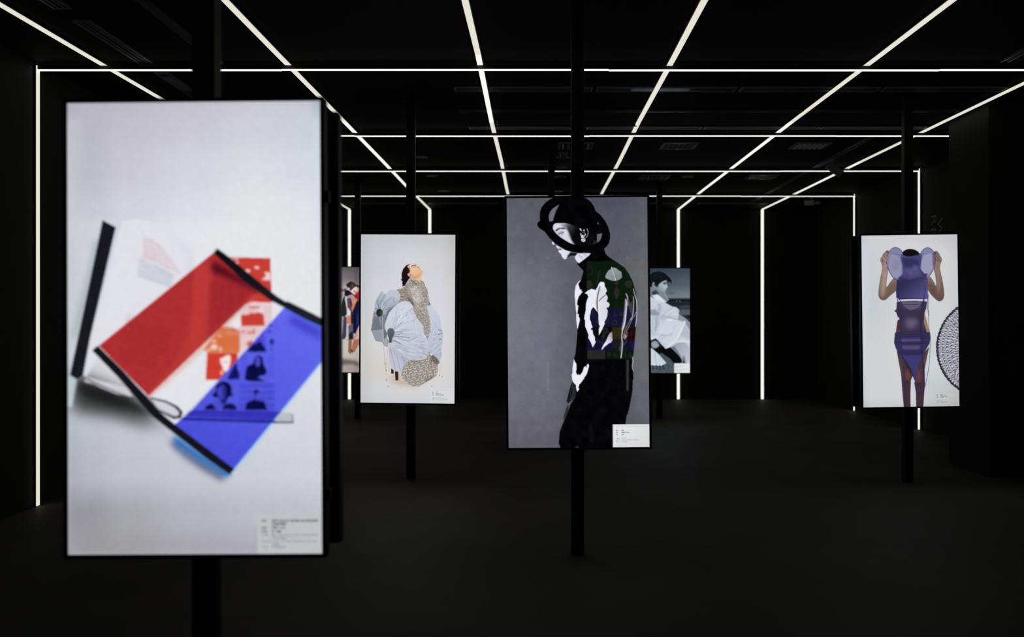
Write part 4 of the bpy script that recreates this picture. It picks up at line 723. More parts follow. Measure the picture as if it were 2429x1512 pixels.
# ---------------------------------------------------------------- materials
def lin(c): return tuple((x/255/12.92 if x/255 <= .04045 else ((x/255+.055)/1.055)**2.4) for x in c)
def mat(name, c, rough=.5, spec=.5, metal=0., var=.15, scale=20., bump=.0, stretch=(1, 1, 1)):
    m = bpy.data.materials.new(name); m.use_nodes = True; nt = m.node_tree; b = nt.nodes['Principled BSDF']
    b.inputs['Roughness'].default_value = rough; b.inputs['Specular IOR Level'].default_value = spec; b.inputs['Metallic'].default_value = metal
    tc = nt.nodes.new('ShaderNodeTexCoord'); mp = nt.nodes.new('ShaderNodeMapping'); mp.inputs['Scale'].default_value = stretch
    nz = nt.nodes.new('ShaderNodeTexNoise'); nz.inputs['Scale'].default_value = scale; nz.inputs['Detail'].default_value = 4
    nt.links.new(tc.outputs['Object'], mp.inputs[0]); nt.links.new(mp.outputs[0], nz.inputs['Vector'])
    r = nt.nodes.new('ShaderNodeValToRGB')
    r.color_ramp.elements[0].position = .3; r.color_ramp.elements[1].position = .7
    r.color_ramp.elements[0].color = (*[x*(1-var) for x in c], 1); r.color_ramp.elements[1].color = (*[min(1, x*(1+var)) for x in c], 1)
    nt.links.new(nz.outputs['Fac'], r.inputs[0]); nt.links.new(r.outputs[0], b.inputs['Base Color'])
    if bump:
        bp = nt.nodes.new('ShaderNodeBump'); bp.inputs['Strength'].default_value = bump; bp.inputs['Distance'].default_value = .01
        nt.links.new(nz.outputs['Fac'], bp.inputs['Height']); nt.links.new(bp.outputs[0], b.inputs['Normal'])
    return m
def emit(name, c, s=1., base=(.6, .6, .58)):
    m = mat(name, base, .4, .3, var=.02); b = m.node_tree.nodes['Principled BSDF']
    b.inputs['Emission Color'].default_value = (*c, 1); b.inputs['Emission Strength'].default_value = s
    return m
def floor_mat():
    m = mat('dark_concrete', (.112, .106, .094), .66, .1, var=.1, scale=60, bump=.05); nt = m.node_tree; b = nt.nodes['Principled BSDF']
    tc = nt.nodes['Texture Coordinate']; n2 = nt.nodes.new('ShaderNodeTexNoise'); n2.inputs['Scale'].default_value = .9; n2.inputs['Detail'].default_value = 7; n2.inputs['Roughness'].default_value = .65
    mp = nt.nodes.new('ShaderNodeMapping'); mp.inputs['Scale'].default_value = (1, .6, 1); nt.links.new(tc.outputs['Object'], mp.inputs[0]); nt.links.new(mp.outputs[0], n2.inputs['Vector'])
    r = nt.nodes.new('ShaderNodeValToRGB'); r.color_ramp.elements[0].position = .35; r.color_ramp.elements[1].position = .68
    r.color_ramp.elements[0].color = (.7, .7, .7, 1); r.color_ramp.elements[1].color = (1.15, 1.15, 1.15, 1)
    nt.links.new(n2.outputs['Fac'], r.inputs[0])
    mx = nt.nodes.new('ShaderNodeMix'); mx.data_type = 'RGBA'; mx.blend_type = 'MULTIPLY'; mx.inputs[0].default_value = 1
    src = b.inputs['Base Color'].links[0].from_socket
    nt.links.new(src, mx.inputs[6]); nt.links.new(r.outputs[0], mx.inputs[7]); nt.links.new(mx.outputs[2], b.inputs['Base Color'])
    return m
M = dict(
    floor=floor_mat(),
    ceil=mat('black_ceiling_paint', (.011, .011, .010), .8, .15, var=.1, scale=8),
    wall=mat('black_wall_paint', (.04, .039, .035), .7, .2, var=.12, scale=5),
    pole=mat('black_powder_coat', (.012, .012, .012), .38, .35, var=.1, scale=40),
    shell=mat('black_plastic_shell', (.012, .012, .013), .42, .4, var=.1, scale=40),
    bezel=mat('glossy_black_bezel', (.008, .008, .009), .25, .4, var=.1, scale=40),
    mount=mat('dark_steel', (.05, .05, .05), .4, .5, .5, var=.1, scale=60),
    slot=mat('grey_diffuser_plastic', (.30, .30, .31), .35, .5, var=.1, scale=30),
    blue_reflection=mat('painted_blue_reflection', (.36, .48, .62), .2, .6, var=.05, scale=10),  # bluish reflection in the slots, put into the base colour
    slotdark=mat('dark_slot_interior', (.012, .012, .012), .5, .3, var=.1),
    vent=mat('grey_vent_metal', (.36, .36, .35), .25, .5, var=.08, scale=50),
    rail=mat('dark_track_metal', (.16, .16, .16), .35, .5, var=.1, scale=50),
    lamp=mat('dark_grey_lamp_body', (.36, .36, .37), .4, .5, var=.08, scale=50),
    lens=mat('dark_lens_glass', (.02, .02, .025), .1, .6, var=.05),
    chan=mat('black_strip_channel', (.015, .015, .015), .5, .35, var=.1, scale=60),
    chrome=mat('dull_chrome', (.35, .34, .33), .25, .5, .8, var=.1, scale=80),
    white=mat('pale_plastic', (.45, .45, .44), .4, .5, var=.05, scale=80),
    vinyl=mat('grey_wall_vinyl', (.38, .36, .35), .6, .3, var=.1, scale=30),
    led=emit('led_diffuser_warm', lin((229, 226, 211)), LED), ledb=emit('led_diffuser_bright', lin((248, 248, 240)), LED*1.06),
    ledw=emit('led_diffuser_wall', lin((250, 250, 236)), LED*1.15), ledc=emit('led_diffuser_cross', lin((250, 250, 243)), LED*1.12),
    ink=emit('caption_ink_dark', lin((54, 40, 78)), 1., (.01, .01, .01)), ink2=emit('caption_ink_grey', lin((116, 108, 138)), 1., (.01, .01, .01)),
    ink3=emit('caption_ink_pale', lin((166, 174, 172)), 1., (.01, .01, .01)))

def picture_mat():
    m = mat('lit_screen_picture', (.004, .004, .004), .012, .5, var=.05); nt = m.node_tree; b = nt.nodes['Principled BSDF']
    b.inputs['IOR'].default_value = 1.46
    a = nt.nodes.new('ShaderNodeAttribute'); a.attribute_name = 'picture'
    nt.links.new(a.outputs['Color'], b.inputs['Emission Color']); b.inputs['Emission Strength'].default_value = 1.0
    m.cycles.emission_sampling = 'NONE'
    return m
M['picture'] = picture_mat()
def plain_mat():
    m = mat('lit_screen_plain', (.004, .004, .004), .06, .5, var=.05); nt = m.node_tree; b = nt.nodes['Principled BSDF']
    tc = nt.nodes['Texture Coordinate']; n = nt.nodes.new('ShaderNodeTexNoise'); n.inputs['Scale'].default_value = 1.6; nt.links.new(tc.outputs['Object'], n.inputs['Vector'])
    r = nt.nodes.new('ShaderNodeValToRGB'); r.color_ramp.elements[0].color = (.03, .03, .035, 1); r.color_ramp.elements[1].color = (.11, .105, .10, 1)
    nt.links.new(n.outputs['Fac'], r.inputs[0]); nt.links.new(r.outputs[0], b.inputs['Emission Color']); b.inputs['Emission Strength'].default_value = 1.
    return m
M['plain'] = plain_mat()

# ---------------------------------------------------------------- mesh helpers
class MB:
    def __init__(s): s.v = []; s.f = []
    def box(s, x0, x1, y0, y1, z0, z1, bev=0):
        if bev: return s.bbox(x0, x1, y0, y1, z0, z1, bev)
        n = len(s.v); s.v += [(x, y, z) for z in (z0, z1) for y in (y0, y1) for x in (x0, x1)]
        s.f += [tuple(n+i for i in q) for q in ((0, 2, 3, 1), (4, 5, 7, 6), (0, 1, 5, 4), (2, 6, 7, 3), (0, 4, 6, 2), (1, 3, 7, 5))]
        return s
    def bbox(s, x0, x1, y0, y1, z0, z1, b):           # bevelled box
        bm = bmesh.new(); bmesh.ops.create_cube(bm, size=1)
        for v in bm.verts: v.co = Vector(((x0+x1)/2+v.co.x*(x1-x0), (y0+y1)/2+v.co.y*(y1-y0), (z0+z1)/2+v.co.z*(z1-z0)))
        bmesh.ops.bevel(bm, geom=bm.edges[:]+bm.verts[:], offset=b, segments=2, affect='EDGES', profile=.6)
        n = len(s.v); bm.verts.index_update(); s.v += [tuple(v.co) for v in bm.verts]; s.f += [tuple(n+v.index for v in f.verts) for f in bm.faces]; bm.free(); return s
    def lathe(s, prof, c=(0, 0, 0), seg=24, axis=None):   # prof: (radius, height) list
        n = len(s.v); R = Matrix.Identity(3) if axis is None else Vector((0, 0, 1)).rotation_difference(Vector(axis)).to_matrix()
        for r, h in prof:
            for k in range(seg):
                a = 2*math.pi*k/seg; s.v.append(tuple(R@Vector((r*math.cos(a), r*math.sin(a), h))+Vector(c)))
        for i in range(len(prof)-1):
            for k in range(seg):
                a, b = n+i*seg+k, n+i*seg+(k+1) % seg; s.f.append((a, b, b+seg, a+seg))
        s.f.append(tuple(n+k for k in range(seg))[::-1]); s.f.append(tuple(n+(len(prof)-1)*seg+k for k in range(seg)))
        return s
    def prism(s, pts, y0, y1):                         # polygon in xz, extruded along y
        n = len(s.v); k = len(pts); s.v += [(x, y0, z) for x, z in pts]+[(x, y1, z) for x, z in pts]
        s.f.append(tuple(range(n, n+k))); s.f.append(tuple(range(n+2*k-1, n+k-1, -1)))
        for i in range(k): j = (i+1) % k; s.f.append((n+i, n+k+i, n+k+j, n+j))
        return s
    def mesh(s, name):
        me = bpy.data.meshes.new(name); me.from_pydata(s.v, [], s.f); me.update(); bm = bmesh.new(); bm.from_mesh(me); bmesh.ops.recalc_face_normals(bm, faces=bm.faces[:]); bm.to_mesh(me); bm.free(); return me
    def build(s, name, m, parent=None, loc=(0, 0, 0), rot=None):
        return link(name, s.mesh(name), m, parent, loc, rot)
def link(name, me, m, parent=None, loc=(0, 0, 0), rot=None):
    o = bpy.data.objects.new(name, me)
    if m is not None and not me.materials: me.materials.append(m)
    col.objects.link(o); o.parent = parent; o.location = loc
    if rot is not None: o.rotation_euler = rot
    return o
def empty(name, loc, label, cat, group=None):
    o = bpy.data.objects.new(name, None); col.objects.link(o); o.location = loc; o.empty_display_size = .1
    return tag(o, label, cat, group)
def tag(o, label, cat, group=None):
    o['label'] = label; o['category'] = cat
    if group: o['group'] = group
    return o
def struct(o, label=None):
    o['kind'] = 'structure'
    if label: o['label'] = label
    return o

# ---------------------------------------------------------------- the room
XL, XR, YF, YB = -3.66, 4.75, 16.93, -12.4
struct(MB().box(XL-.2, XR+.2, YB-.2, YF+.2, -.1, 0).build('floor', M['floor']), 'dark grey concrete floor of the gallery')
struct(MB().box(XL-.2, XR+.2, YB-.2, YF+.2, CEIL, CEIL+.1).build('ceiling', M['ceil']), 'black painted ceiling crossed by light strips')
struct(MB().box(XL-.15, XL, YB, YF, 0, CEIL).build('wall_left', M['wall']), 'black wall on the left')
struct(MB().box(XR, XR+.15, YB, YF, 0, CEIL).build('wall_right', M['wall']), 'black wall on the right')
struct(MB().box(XL-.15, XR+.15, YF, YF+.15, 0, CEIL).build('wall_far', M['wall']), 'black wall at the far end')
struct(MB().box(XL-.15, XR+.15, YB-.15, YB, 0, CEIL).build('wall_near', M['wall']), 'black wall behind the camera')
struct(MB().box(3.915, XR, 8.62, 9.45, 0, CEIL, .004).build('column', M['wall']), 'square black column standing out from the right wall')
struct(MB().box(XL, XR, YF-.012, YF, CEIL-.06, CEIL).build('trim_1', M['wall']), 'thin dark trim at the top of the far wall')
struct(MB().box(XR-.012, XR, 9.46, YF-.013, CEIL-.05, CEIL).build('trim_2', M['wall']), 'thin dark trim at the top of the right wall')

# ---------------------------------------------------------------- light strips
LX = [-3.17, -1.808, -.414, .970, 2.412, 3.838]
LLAB = ['leftmost of the long ceiling light strips running away over the open book display', 'long ceiling light strip second from the left, passing over the open book display',
        'long ceiling light strip just left of the pole of the bowler hat display', 'long ceiling light strip just right of the pole of the bowler hat display',
        'long ceiling light strip second from the right, ending between two far wall strips', 'rightmost of the long ceiling light strips, skirting the square column']
JY = [-1.5, -.18, 2.22, 4.62, 6.98, 9.38, 11.78, 14.18, 16.90]
rnd = random.Random(5)
for i, x in enumerate(LX):
    t = empty('ceiling_light_strip', (x, 7, CEIL), LLAB[i], 'light strip', 'long ceiling light strips')
    jx = [rnd.uniform(-.010, .010) for _ in JY]; jx[-1] = 0
    for k in range(len(JY)-1):
        y0, y1 = JY[k]-7, JY[k+1]-7
        def sec(w, z0, z1, yy0, yy1):
            m = MB(); a, b = jx[k], jx[k+1]
            m.v = [(a-w, yy0, z0), (a+w, yy0, z0), (b-w, yy1, z0), (b+w, yy1, z0), (a-w, yy0, z1), (a+w, yy0, z1), (b-w, yy1, z1), (b+w, yy1, z1)]
            m.f = [(0, 2, 3, 1), (4, 5, 7, 6), (0, 1, 5, 4), (2, 6, 7, 3), (0, 4, 6, 2), (1, 3, 7, 5)]
            return m
        sec(.026, -.014, 0, y0, y1).build('channel', M['chan'], t)
        bright = (i == 2 and k == 4) or (i == 1 and k in (5, 6)) or (i == 4 and k in (5, 6, 7)) or (i == 5 and k in (6, 7)) or (i == 2 and k == 2)
        sec(.0195, -.021, -.0142, y0+.001, y1-.001).build('diffuser', M['ledb'] if bright else M['led'], t)
CYD = [7.28, 9.91, 12.285, 14.79]
CLAB = ['nearest cross light strip spanning the whole width of the ceiling', 'cross light strip second from the front, running into the column', 'cross light strip third from the front, behind the track spotlight', 'farthest and thinnest cross light strip near the far wall']
for i, y in enumerate(CYD):
    t = empty('cross_light_strip', (0, y, CEIL), CLAB[i], 'light strip', 'cross light strips')
    xs = [XL+.005, -1.86+.05*i, .53, 2.95+.03*i, XR-.005]
    for k in range(4):
        dz = [0, .002, -.001, .001][(k+i) % 4]
        MB().box(xs[k], xs[k+1], -.015, .015, -.049+dz, -.0235+dz).build('channel', M['chan'], t)
        MB().bbox(xs[k]+.001, xs[k+1]-.001, -.011, .011, -.0592+dz, -.0492+dz, .003).build('diffuser', M['ledc'], t)
    for hx in (-2.6, -1.2, .25, 1.9, 3.3):
        MB().lathe([(.004, -.0225), (.004, 0)], (hx, 0, 0), 8).build('hanger', M['white'] if hx == 1.9 else M['chan'], t)
FL = ['leftmost lit vertical strip on the far wall, beside the red scarf picture', 'vertical light strip on the far wall behind the pale puffed gown display', 'vertical light strip on the far wall hidden behind the left half of the bowler hat display',
      'vertical light strip on the far wall hidden behind the right half of the bowler hat display', 'vertical light strip on the far wall above the sea shore portrait', 'rightmost full-height vertical light strip on the far wall']
def vstrip(x, y, side, label, grp):
    t = empty('wall_light_strip', (x, y, 0), label, 'light strip', grp)
    if side == 'far':
        MB().box(-.028, .028, -.012, 0, .004, CEIL-.024).build('channel', M['chan'], t); MB().bbox(-.023, .023, -.02, -.0122, .006, CEIL-.026, .003).build('diffuser', M['ledw'], t)
    else:
        s = 1 if side == 'left' else -1; a, b = sorted((0, .012*s)); c, d = sorted((.0122*s, .02*s))
        MB().box(a, b, -.026, .026, .004, CEIL-.012).build('channel', M['chan'], t); MB().bbox(c, d, -.0215, .0215, .006, CEIL-.022, .003).build('diffuser', M['led'] if s > 0 else M['ledw'], t)
for i, x in enumerate(LX):
    if i in (2, 3): continue
    vstrip(x, YF-.0125, 'far', FL[i], 'vertical strips on the far wall')
def nstrip(x, label):
    t = empty('wall_light_strip', (x, YB+.001, 0), label, 'light strip', 'vertical strips behind the camera')
    MB().box(-.028, .028, 0, .012, .004, CEIL-.024).build('channel', M['chan'], t); MB().bbox(-.023, .023, .0122, .02, .006, CEIL-.026, .003).build('diffuser', M['ledw'], t)
nstrip(.06, 'vertical light strip behind the camera, mirrored at the left of the bowler hat screen')
nstrip(1.96, 'vertical light strip behind the camera, mirrored at the right of the bowler hat screen')
vstrip(XL+.001, 7.28, 'left', 'lone vertical light strip on the left wall beside the open book display', 'vertical strips on the side walls')
vstrip(XR-.001-.0125, 12.285, 'right', 'vertical light strip on the right wall beside the grey wall lettering', 'vertical strips on the side walls')
vstrip(XR-.001-.0125, 14.79, 'right', 'farther vertical light strip on the right wall, left of the purple knit display', 'vertical strips on the side walls')

# ---------------------------------------------------------------- displays
SW, SH, BZ, GAP = .803, 1.428, .013, .26
def linear_rgb(a):
    a = a.astype(np.float64)/255
    return np.where(a <= .04045, a/12.92, ((a+.055)/1.055)**2.4)
def picture_mesh(a, name='picture'):
    ny, nx = a.shape[:2]; L = linear_rgb(a)
    X, Z = np.meshgrid(np.linspace(-SW/2, SW/2, nx), np.linspace(SH/2, -SH/2, ny))
    co = np.stack([X, np.zeros_like(X), Z], -1).reshape(-1, 3).astype(np.float32)
    i = np.arange((ny-1)*(nx-1)); r = i//(nx-1); c = i % (nx-1); b = r*nx+c
    loops = np.stack([b, b+nx, b+nx+1, b+1], 1).astype(np.int32).ravel()
    me = bpy.data.meshes.new(name); me.vertices.add(len(co)); me.vertices.foreach_set('co', co.ravel())
    n = len(i); me.loops.add(n*4); me.loops.foreach_set('vertex_index', loops); me.polygons.add(n)
    me.polygons.foreach_set('loop_start', (np.arange(n)*4).astype(np.int32)); me.polygons.foreach_set('loop_total', np.full(n, 4, np.int32))
    me.update(calc_edges=True); me.validate()
    at_ = me.attributes.new('picture', 'FLOAT_COLOR', 'POINT')
    at_.data.foreach_set('color', np.concatenate([L.reshape(-1, 3), np.ones((nx*ny, 1))], 1).astype(np.float32).ravel())
    return me
def quad_mesh(name, x0, x1, y, z0, z1):
    me = bpy.data.meshes.new(name); me.from_pydata([(x0, y, z0), (x1, y, z0), (x1, y, z1), (x0, y, z1)], [], [(0, 1, 2, 3)]); me.update(); return me
SHELL = MB().bbox(-SW/2-BZ, SW/2+BZ, .005, .048, -SH/2-BZ, SH/2+BZ, .004).bbox(-SW/2+.09, SW/2-.09, .046, .058, -SH/2+.16, SH/2-.16, .004).mesh('screen_shell')
_b = MB()
for a in ((-SW/2-BZ, -SW/2, -SH/2-BZ, SH/2+BZ), (SW/2, SW/2+BZ, -SH/2-BZ, SH/2+BZ), (-SW/2, SW/2, SH/2, SH/2+BZ), (-SW/2, SW/2, -SH/2-BZ, -SH/2)): _b.box(a[0], a[1], -.0035, .0052, a[2], a[3])
BEZ = _b.mesh('bezel')
POLE = MB().bbox(-.0375, .0375, -.0375, .0375, 0, CEIL, .004).mesh('pole')
PLATE = MB().bbox(-.135, .135, -.1, .1, CEIL-.005, CEIL, .0015).mesh('ceiling_plate')
MPL = MB().bbox(-.17, .17, -.0455, -.0385, -.2, .2, .002).mesh('mount_plate')
MRA = MB().bbox(-.016, .016, -.073, -.0457, -.29, .29, .003).mesh('mount_rail')
CLIP = MB().bbox(-.006, .006, -.012, .012, -.02, .02, .003).mesh('clip')
for me, m in ((SHELL, 'shell'), (BEZ, 'bezel'), (POLE, 'pole'), (PLATE, 'ceil'), (MPL, 'mount'), (MRA, 'mount'), (CLIP, 'mount')): me.materials.append(M[m])
PLAIN = quad_mesh('picture', -SW/2, SW/2, 0, -SH/2, SH/2); PLAIN.materials.append(M['plain'])

def lettering(items, quad, parent):
    """items: (text, px left, px centre y, px width or None, px height, ink); one mesh of flat type on the screen"""
    H_ = homography(quad, [(-SW/2, SH/2), (SW/2, SH/2), (SW/2, -SH/2), (-SW/2, -SH/2)])
    def loc(x, y): q = H_@np.array([x, y, 1.]); return q[0]/q[2], q[1]/q[2]
    verts = []; faces = []; mi = []; mats = []
    for txt, x, y, w, h, ink in items:
        c = bpy.data.curves.new('tmp', 'FONT'); c.body = txt; c.resolution_u = 2; c.offset = .028 if ink == 'ink' else .004
        o = bpy.data.objects.new('tmp', c); col.objects.link(o)
        dg = bpy.context.evaluated_depsgraph_get(); me = bpy.data.meshes.new_from_object(o.evaluated_get(dg))
        V = np.array([v.co[:2] for v in me.vertices]); 
        if len(V) and max(V[:, 0]) > V[:, 0].min():
            x0, y0 = V.min(0); x1, y1 = V.max(0)
            if w is None: w = h*(x1-x0)/(y1-y0)
            n = len(verts)
            for vx, vy in V:
                lx, lz = loc(x+(vx-x0)/(x1-x0)*w, y+h/2-(vy-y0)/(y1-y0)*h); verts.append((lx, -.0007, lz))
            for p in me.polygons: faces.append(tuple(n+k for k in p.vertices)); mi.append(ink)
        bpy.data.objects.remove(o); bpy.data.meshes.remove(me); bpy.data.curves.remove(c)
    me = bpy.data.meshes.new('caption_lettering'); me.from_pydata(verts, [], faces)
    inks = sorted(set(mi)); 
    for k in inks: me.materials.append(M[k])
    for p, k in zip(me.polygons, mi): p.material_index = inks.index(k)
    me.update()
    return link('caption_lettering', me, None, parent)

def display(label, px, py_, pose, a=None, quad=None, caption=None, rear=True, plate=1.):
    (sx, sy, sz), rot = pose
    t = empty('display_stand', (px, py_, 0), label, 'display stand', 'screens on floor-to-ceiling poles')
    link('pole', POLE, None, t); cp = link('ceiling_plate', PLATE, None, t); cp.scale.x = plate
    e = Euler([math.radians(v) for v in rot])
    off = Vector((sx-px, sy-py_, sz))
    s = link('screen', SHELL, None, t, off, e)
    link('bezel', BEZ, None, s)
    link('picture', picture_mesh(a) if a is not None else PLAIN, M['picture'], s)
    if caption: lettering(caption, quad, s)
    link('clip', CLIP, None, s, (SW/2+BZ+.003, .03, -SH/2+.18)); link('clip', CLIP, None, s, (SW/2+BZ+.003, .03, SH/2-.3))
    if rear:
        R = e.to_matrix(); e2 = (R@Matrix.Rotation(math.pi, 3, 'Z')).to_euler()
        s2 = link('rear_screen', SHELL, None, t, off+R@Vector((0, GAP, 0)), e2)
        link('bezel', BEZ, None, s2); link('picture', PLAIN, None, s2)
        s2['label'] = 'second screen facing the far end'
    for sgn in ((1, -1) if rear else (1,)):
        rz = Euler((0, 0, 0 if sgn > 0 else math.pi))
        link('mount_plate', MPL, None, t, (0, 0, sz), rz)
        for dx in (-.12, .12): link('mount_rail', MRA, None, t, (dx*sgn, 0, sz), rz)
    return t

Q = {'front': [(160, 245), (757.5, 240), (767, 1315), (160.7, 1315)], 'centre': [(1201.6, 470.7), (1535, 468.3), (1541, 1061), (1206.6, 1063)],
     'second': [(856.5, 556.5), (1080, 557.3), (1078, 958.5), (855.5, 955)], 'right': [(2042.9, 559.4), (2270.6, 556.3), (2275.6, 963.7), (2048, 967)],
     'back': [(1497.5, 637), (1636, 637), (1637, 885), (1498, 885)], 'left': [(781, 634.4), (920, 634.4), (920, 883.7), (781, 883.7)]}
def rows(x0, x1, cjk, en, ink='ink', ink2='ink2', hc=2.8, he=2.4):
    out = []
    for k, (y, txt, w) in enumerate(cjk):
        lab = ('姓名', '學校', '題目')[k] if len(cjk) == 3 else ('姓名', None, '學校', '題目')[k]
        if lab: out.append((lab, x0, y, None, hc, ink))
        out.append((txt, x1, y, w, hc, ink))
    for k, (y, txt, w, lab) in enumerate(en):
        if lab: out.append((lab, x0, y, None, he*.8, ink2))
        out.append((txt, x1, y, w, he, ink2))
    return out
display('large blurred display in the foreground showing an open book under red and blue film', -1.084, 3.274, ((-1.0796, 3.1438, 1.3464), (-.584, -.423, -.575)), paint_front(Q['front']), Q['front'],
        rows(622, 646, [(1236, '亞歷山德拉瑪利亞福 安德烈亞里奇', 111), (1243.7, '瓦倫蒂娜莫羅', 34), (1252.5, '米蘭理工大學', 33), (1261.5, '另一本書', 22)],
             [(1270, 'Maria Alessandra Fumi / Andrea Ricci', 110, 'NAME'), (1277.3, 'Valentina Moro', 38, None), (1285.5, 'College of Design, Polytechnic University', 108, 'SCHOOL'), (1292.3, 'of Milan', 19, None), (1299, 'ANOTHER BOOK', 34, 'TITLE')], hc=6, he=5.4))
display('central display showing a person in a black bowler hat and torn black top', .241, 5.82, ((.2384, 5.6897, 1.3527), (-.55, -.474, -.338)), paint_centre(Q['centre']), Q['centre'],
        rows(1461.2, 1474.6, [(1021.9, '瞿英', 5.6), (1026.7, '倫敦時裝學院', 18.4), (1031.8, '距離', 5.6)],
             [(1040.8, 'Ying Qu', 11.4, 'NAME'), (1044.6, 'London College of Fashion', 39.7, 'SCHOOL'), (1048.8, 'DISTANCE', 14.7, 'TITLE')], hc=2.5, he=2.7))
display('display showing a dark-haired person with tilted head in a pale puffed gown', -1.077, 8.565, ((-1.0884, 8.4353, 1.3706), (1.376, .482, -2.71)), paint_second(Q['second']), Q['second'],
        rows(1024.8, 1033.6, [(931.1, '廖靜萍', 6.2), (934.4, '倫敦時裝學院', 12.5), (937.8, '遺忘的比我們還多呢', 19)],
             [(943.8, 'Jing Ping Liao', 13, 'NAME'), (946.6, 'London College of Fashion', 26.5, 'SCHOOL'), (949.6, 'Too, forgetting more than we want', 30, 'TITLE')], hc=2., he=2.))
display('rightmost display showing a person in purple knitwear holding up a sheer collar', 3.133, 8.408, ((3.1097, 8.2775, 1.3552), (.194, -.792, .882)), paint_right(Q['right']), Q['right'],
        rows(2221.1, 2230.3, [(937.1, '胡嘉', 4.4), (940.4, '英國皇家藝術學院', 17.4), (943.9, '舒適陷阱', 8.7)],
             [(950, 'Jia Hu', 6.4, 'NAME'), (952.7, 'Royal College of Art', 20.3, 'SCHOOL'), (955.6, 'COMFORT TRAP', 16.6, 'TITLE')], hc=2., he=2.))
display('far display showing a person in white seated by the sea, right of the bowler hat', 1.697, 13.73, ((1.697, 13.6, 1.3455), (0, 0, 0)), paint_back(Q['back']), Q['back'],
        rows(1603, 1608.7, [(868.2, '亞歷山大安德烈維奇王', 16.4), (870.4, '中央美術學院', 7.4), (872.4, '海風', 2.3)],
             [(876, 'Alexander Andreevich Wang', 23, 'NAME'), (877.9, 'Central Academy of Fine Arts', 16, 'SCHOOL'), (879.7, 'SEA WIND', 8, 'TITLE')], 'ink3', 'ink3', 1.6, 1.4))
display('far display partly hidden behind the foreground screen, showing figures in a red scarf', -2.447, 13.66, ((-2.43, 13.53, 1.358), (0, 0, 0)), paint_left(Q['left']), Q['left'])
display('hidden display whose pole rises behind the bowler hat display', .169, 11.1, ((.169, 10.97, 1.355), (0, 0, 0)), plate=.6)
# the display behind the camera, seen only mirrored in the glass of the bowler hat screen
n_ = Euler([math.radians(v) for v in (-.55, -.474, -.338)]).to_matrix()@Vector((0, -1, 0))
p_ = Vector((.2384, 5.6897, 1.3527))
def mirror(P): return P-2*(P-p_).dot(n_)*n_
vc = mirror(at(1457.5, 736, 14.5))
print('mirror display at', vc)
tb = display('display behind the camera with a coloured letter chart, mirrored in the bowler hat screen', vc.x, vc.y-.13, ((vc.x, vc.y, vc.z), (0, 0, 180)), paint_mirrored(), rear=False)

v2 = mirror(at(1243, 737, 14.0))
display('display behind the camera, faintly mirrored at the left of the bowler hat screen', v2.x, v2.y-.13, ((v2.x, v2.y, v2.z), (0, 0, 180)), rear=False)

# ---------------------------------------------------------------- ceiling fittings
def slot(x0, x1, y0, y1, label, along='x', name='linear_diffuser', grp='slot diffusers in the ceiling'):
    cx, cy = (x0+x1)/2, (y0+y1)/2; t = empty(name, (cx, cy, CEIL), label, 'air diffuser', grp); a, b = (x1-x0)/2, (y1-y0)/2; f = .014
    m = MB(); m.box(-a, a, -b, -b+f, -.012, 0).box(-a, a, b-f, b, -.012, 0).box(-a, -a+f, -b+f, b-f, -.012, 0).box(a-f, a, -b+f, b-f, -.012, 0); m.build('frame', M['slot'], t)
    MB().box(-a+f, a-f, -b+f, b-f, -.003, 0).build('slot', M['slotdark'], t)
    if along == 'x':
        for k in (-.33, .33): MB().box(-a+f, a-f, k*b-.004, k*b+.004, -.010, -.003).build('blade', M['slot'], t)
    else:
        for k in (-.33, .33): MB().box(k*a-.004, k*a+.004, -b+f, b-f, -.010, -.003).build('blade', M['slot'], t)
    return t
for k, (x0, x1) in enumerate(((-.665, .456), (.49, 1.62), (1.654, 2.78), (2.81, 3.80))):
    t = slot(x0, x1, 8.02, 8.16, ['left end', 'second from the left', 'third from the left', 'right end'][k]+' diffuser in the nearest row of ceiling slots')
    if k == 1: MB().box(-.285, .19, -.045, .045, -.0125, -.0101).build('blue_reflection_panel', M['blue_reflection'], t)  # added panel, its blue-grey colour stands in for a reflection
for k, (x0, x1) in enumerate(((-.654, .387), (.49, 1.616), (1.637, 2.762), (2.78, 3.80))):
    slot(x0, x1, 9.66, 9.78, ['left end', 'second from the left', 'third from the left', 'right end'][k]+' diffuser in the slot row just before the second cross strip')
for k, (x0, x1) in enumerate(((-2.95, -1.85), (-1.75, -.62), (-.3, .85), (1.05, 2.2), (2.62, 3.75))):
    slot(x0, x1, 16.05, 16.2, ['leftmost', 'second', 'middle', 'fourth', 'rightmost'][k]+' diffuser in the slot row close to the far wall')
for k, (y0, y1) in enumerate(((4.9, 5.98), (6.22, 7.31), (7.55, 8.7))):
    t = slot(-2.9, -2.79, y0, y1, ['nearest', 'middle', 'farthest'][k]+' lengthwise slot diffuser above the open book display', 'y')
    if k == 2: MB().box(-.04, .04, -.45, .0, -.0125, -.0101).build('blue_reflection_panel', M['blue_reflection'], t)  # added here too, a blue reflection painted as a flat panel
def rail(x0, x1, y0, y1, label):
    t = empty('lighting_track', ((x0+x1)/2, (y0+y1)/2, CEIL), label, 'track', 'lighting tracks'); a, b = (x1-x0)/2, (y1-y0)/2
    MB().box(-a, a, -b, b, -.008, 0).build('base', M['rail'], t)
    if a > b:
        for s in (-1, 1): MB().box(-a, a, s*b-.006, s*b+.006, -.018, 0).build('flange', M['rail'], t)
    else:
        for s in (-1, 1): MB().box(s*a-.006, s*a+.006, -b, b, -.018, 0).build('flange', M['rail'], t)
rail(-.70, 3.79, 8.90, 8.95, 'long lighting track crossing the ceiling between the two slot rows')
rail(-2.33, -2.28, 4.6, 7.25, 'lengthwise lighting track on the left part of the ceiling')
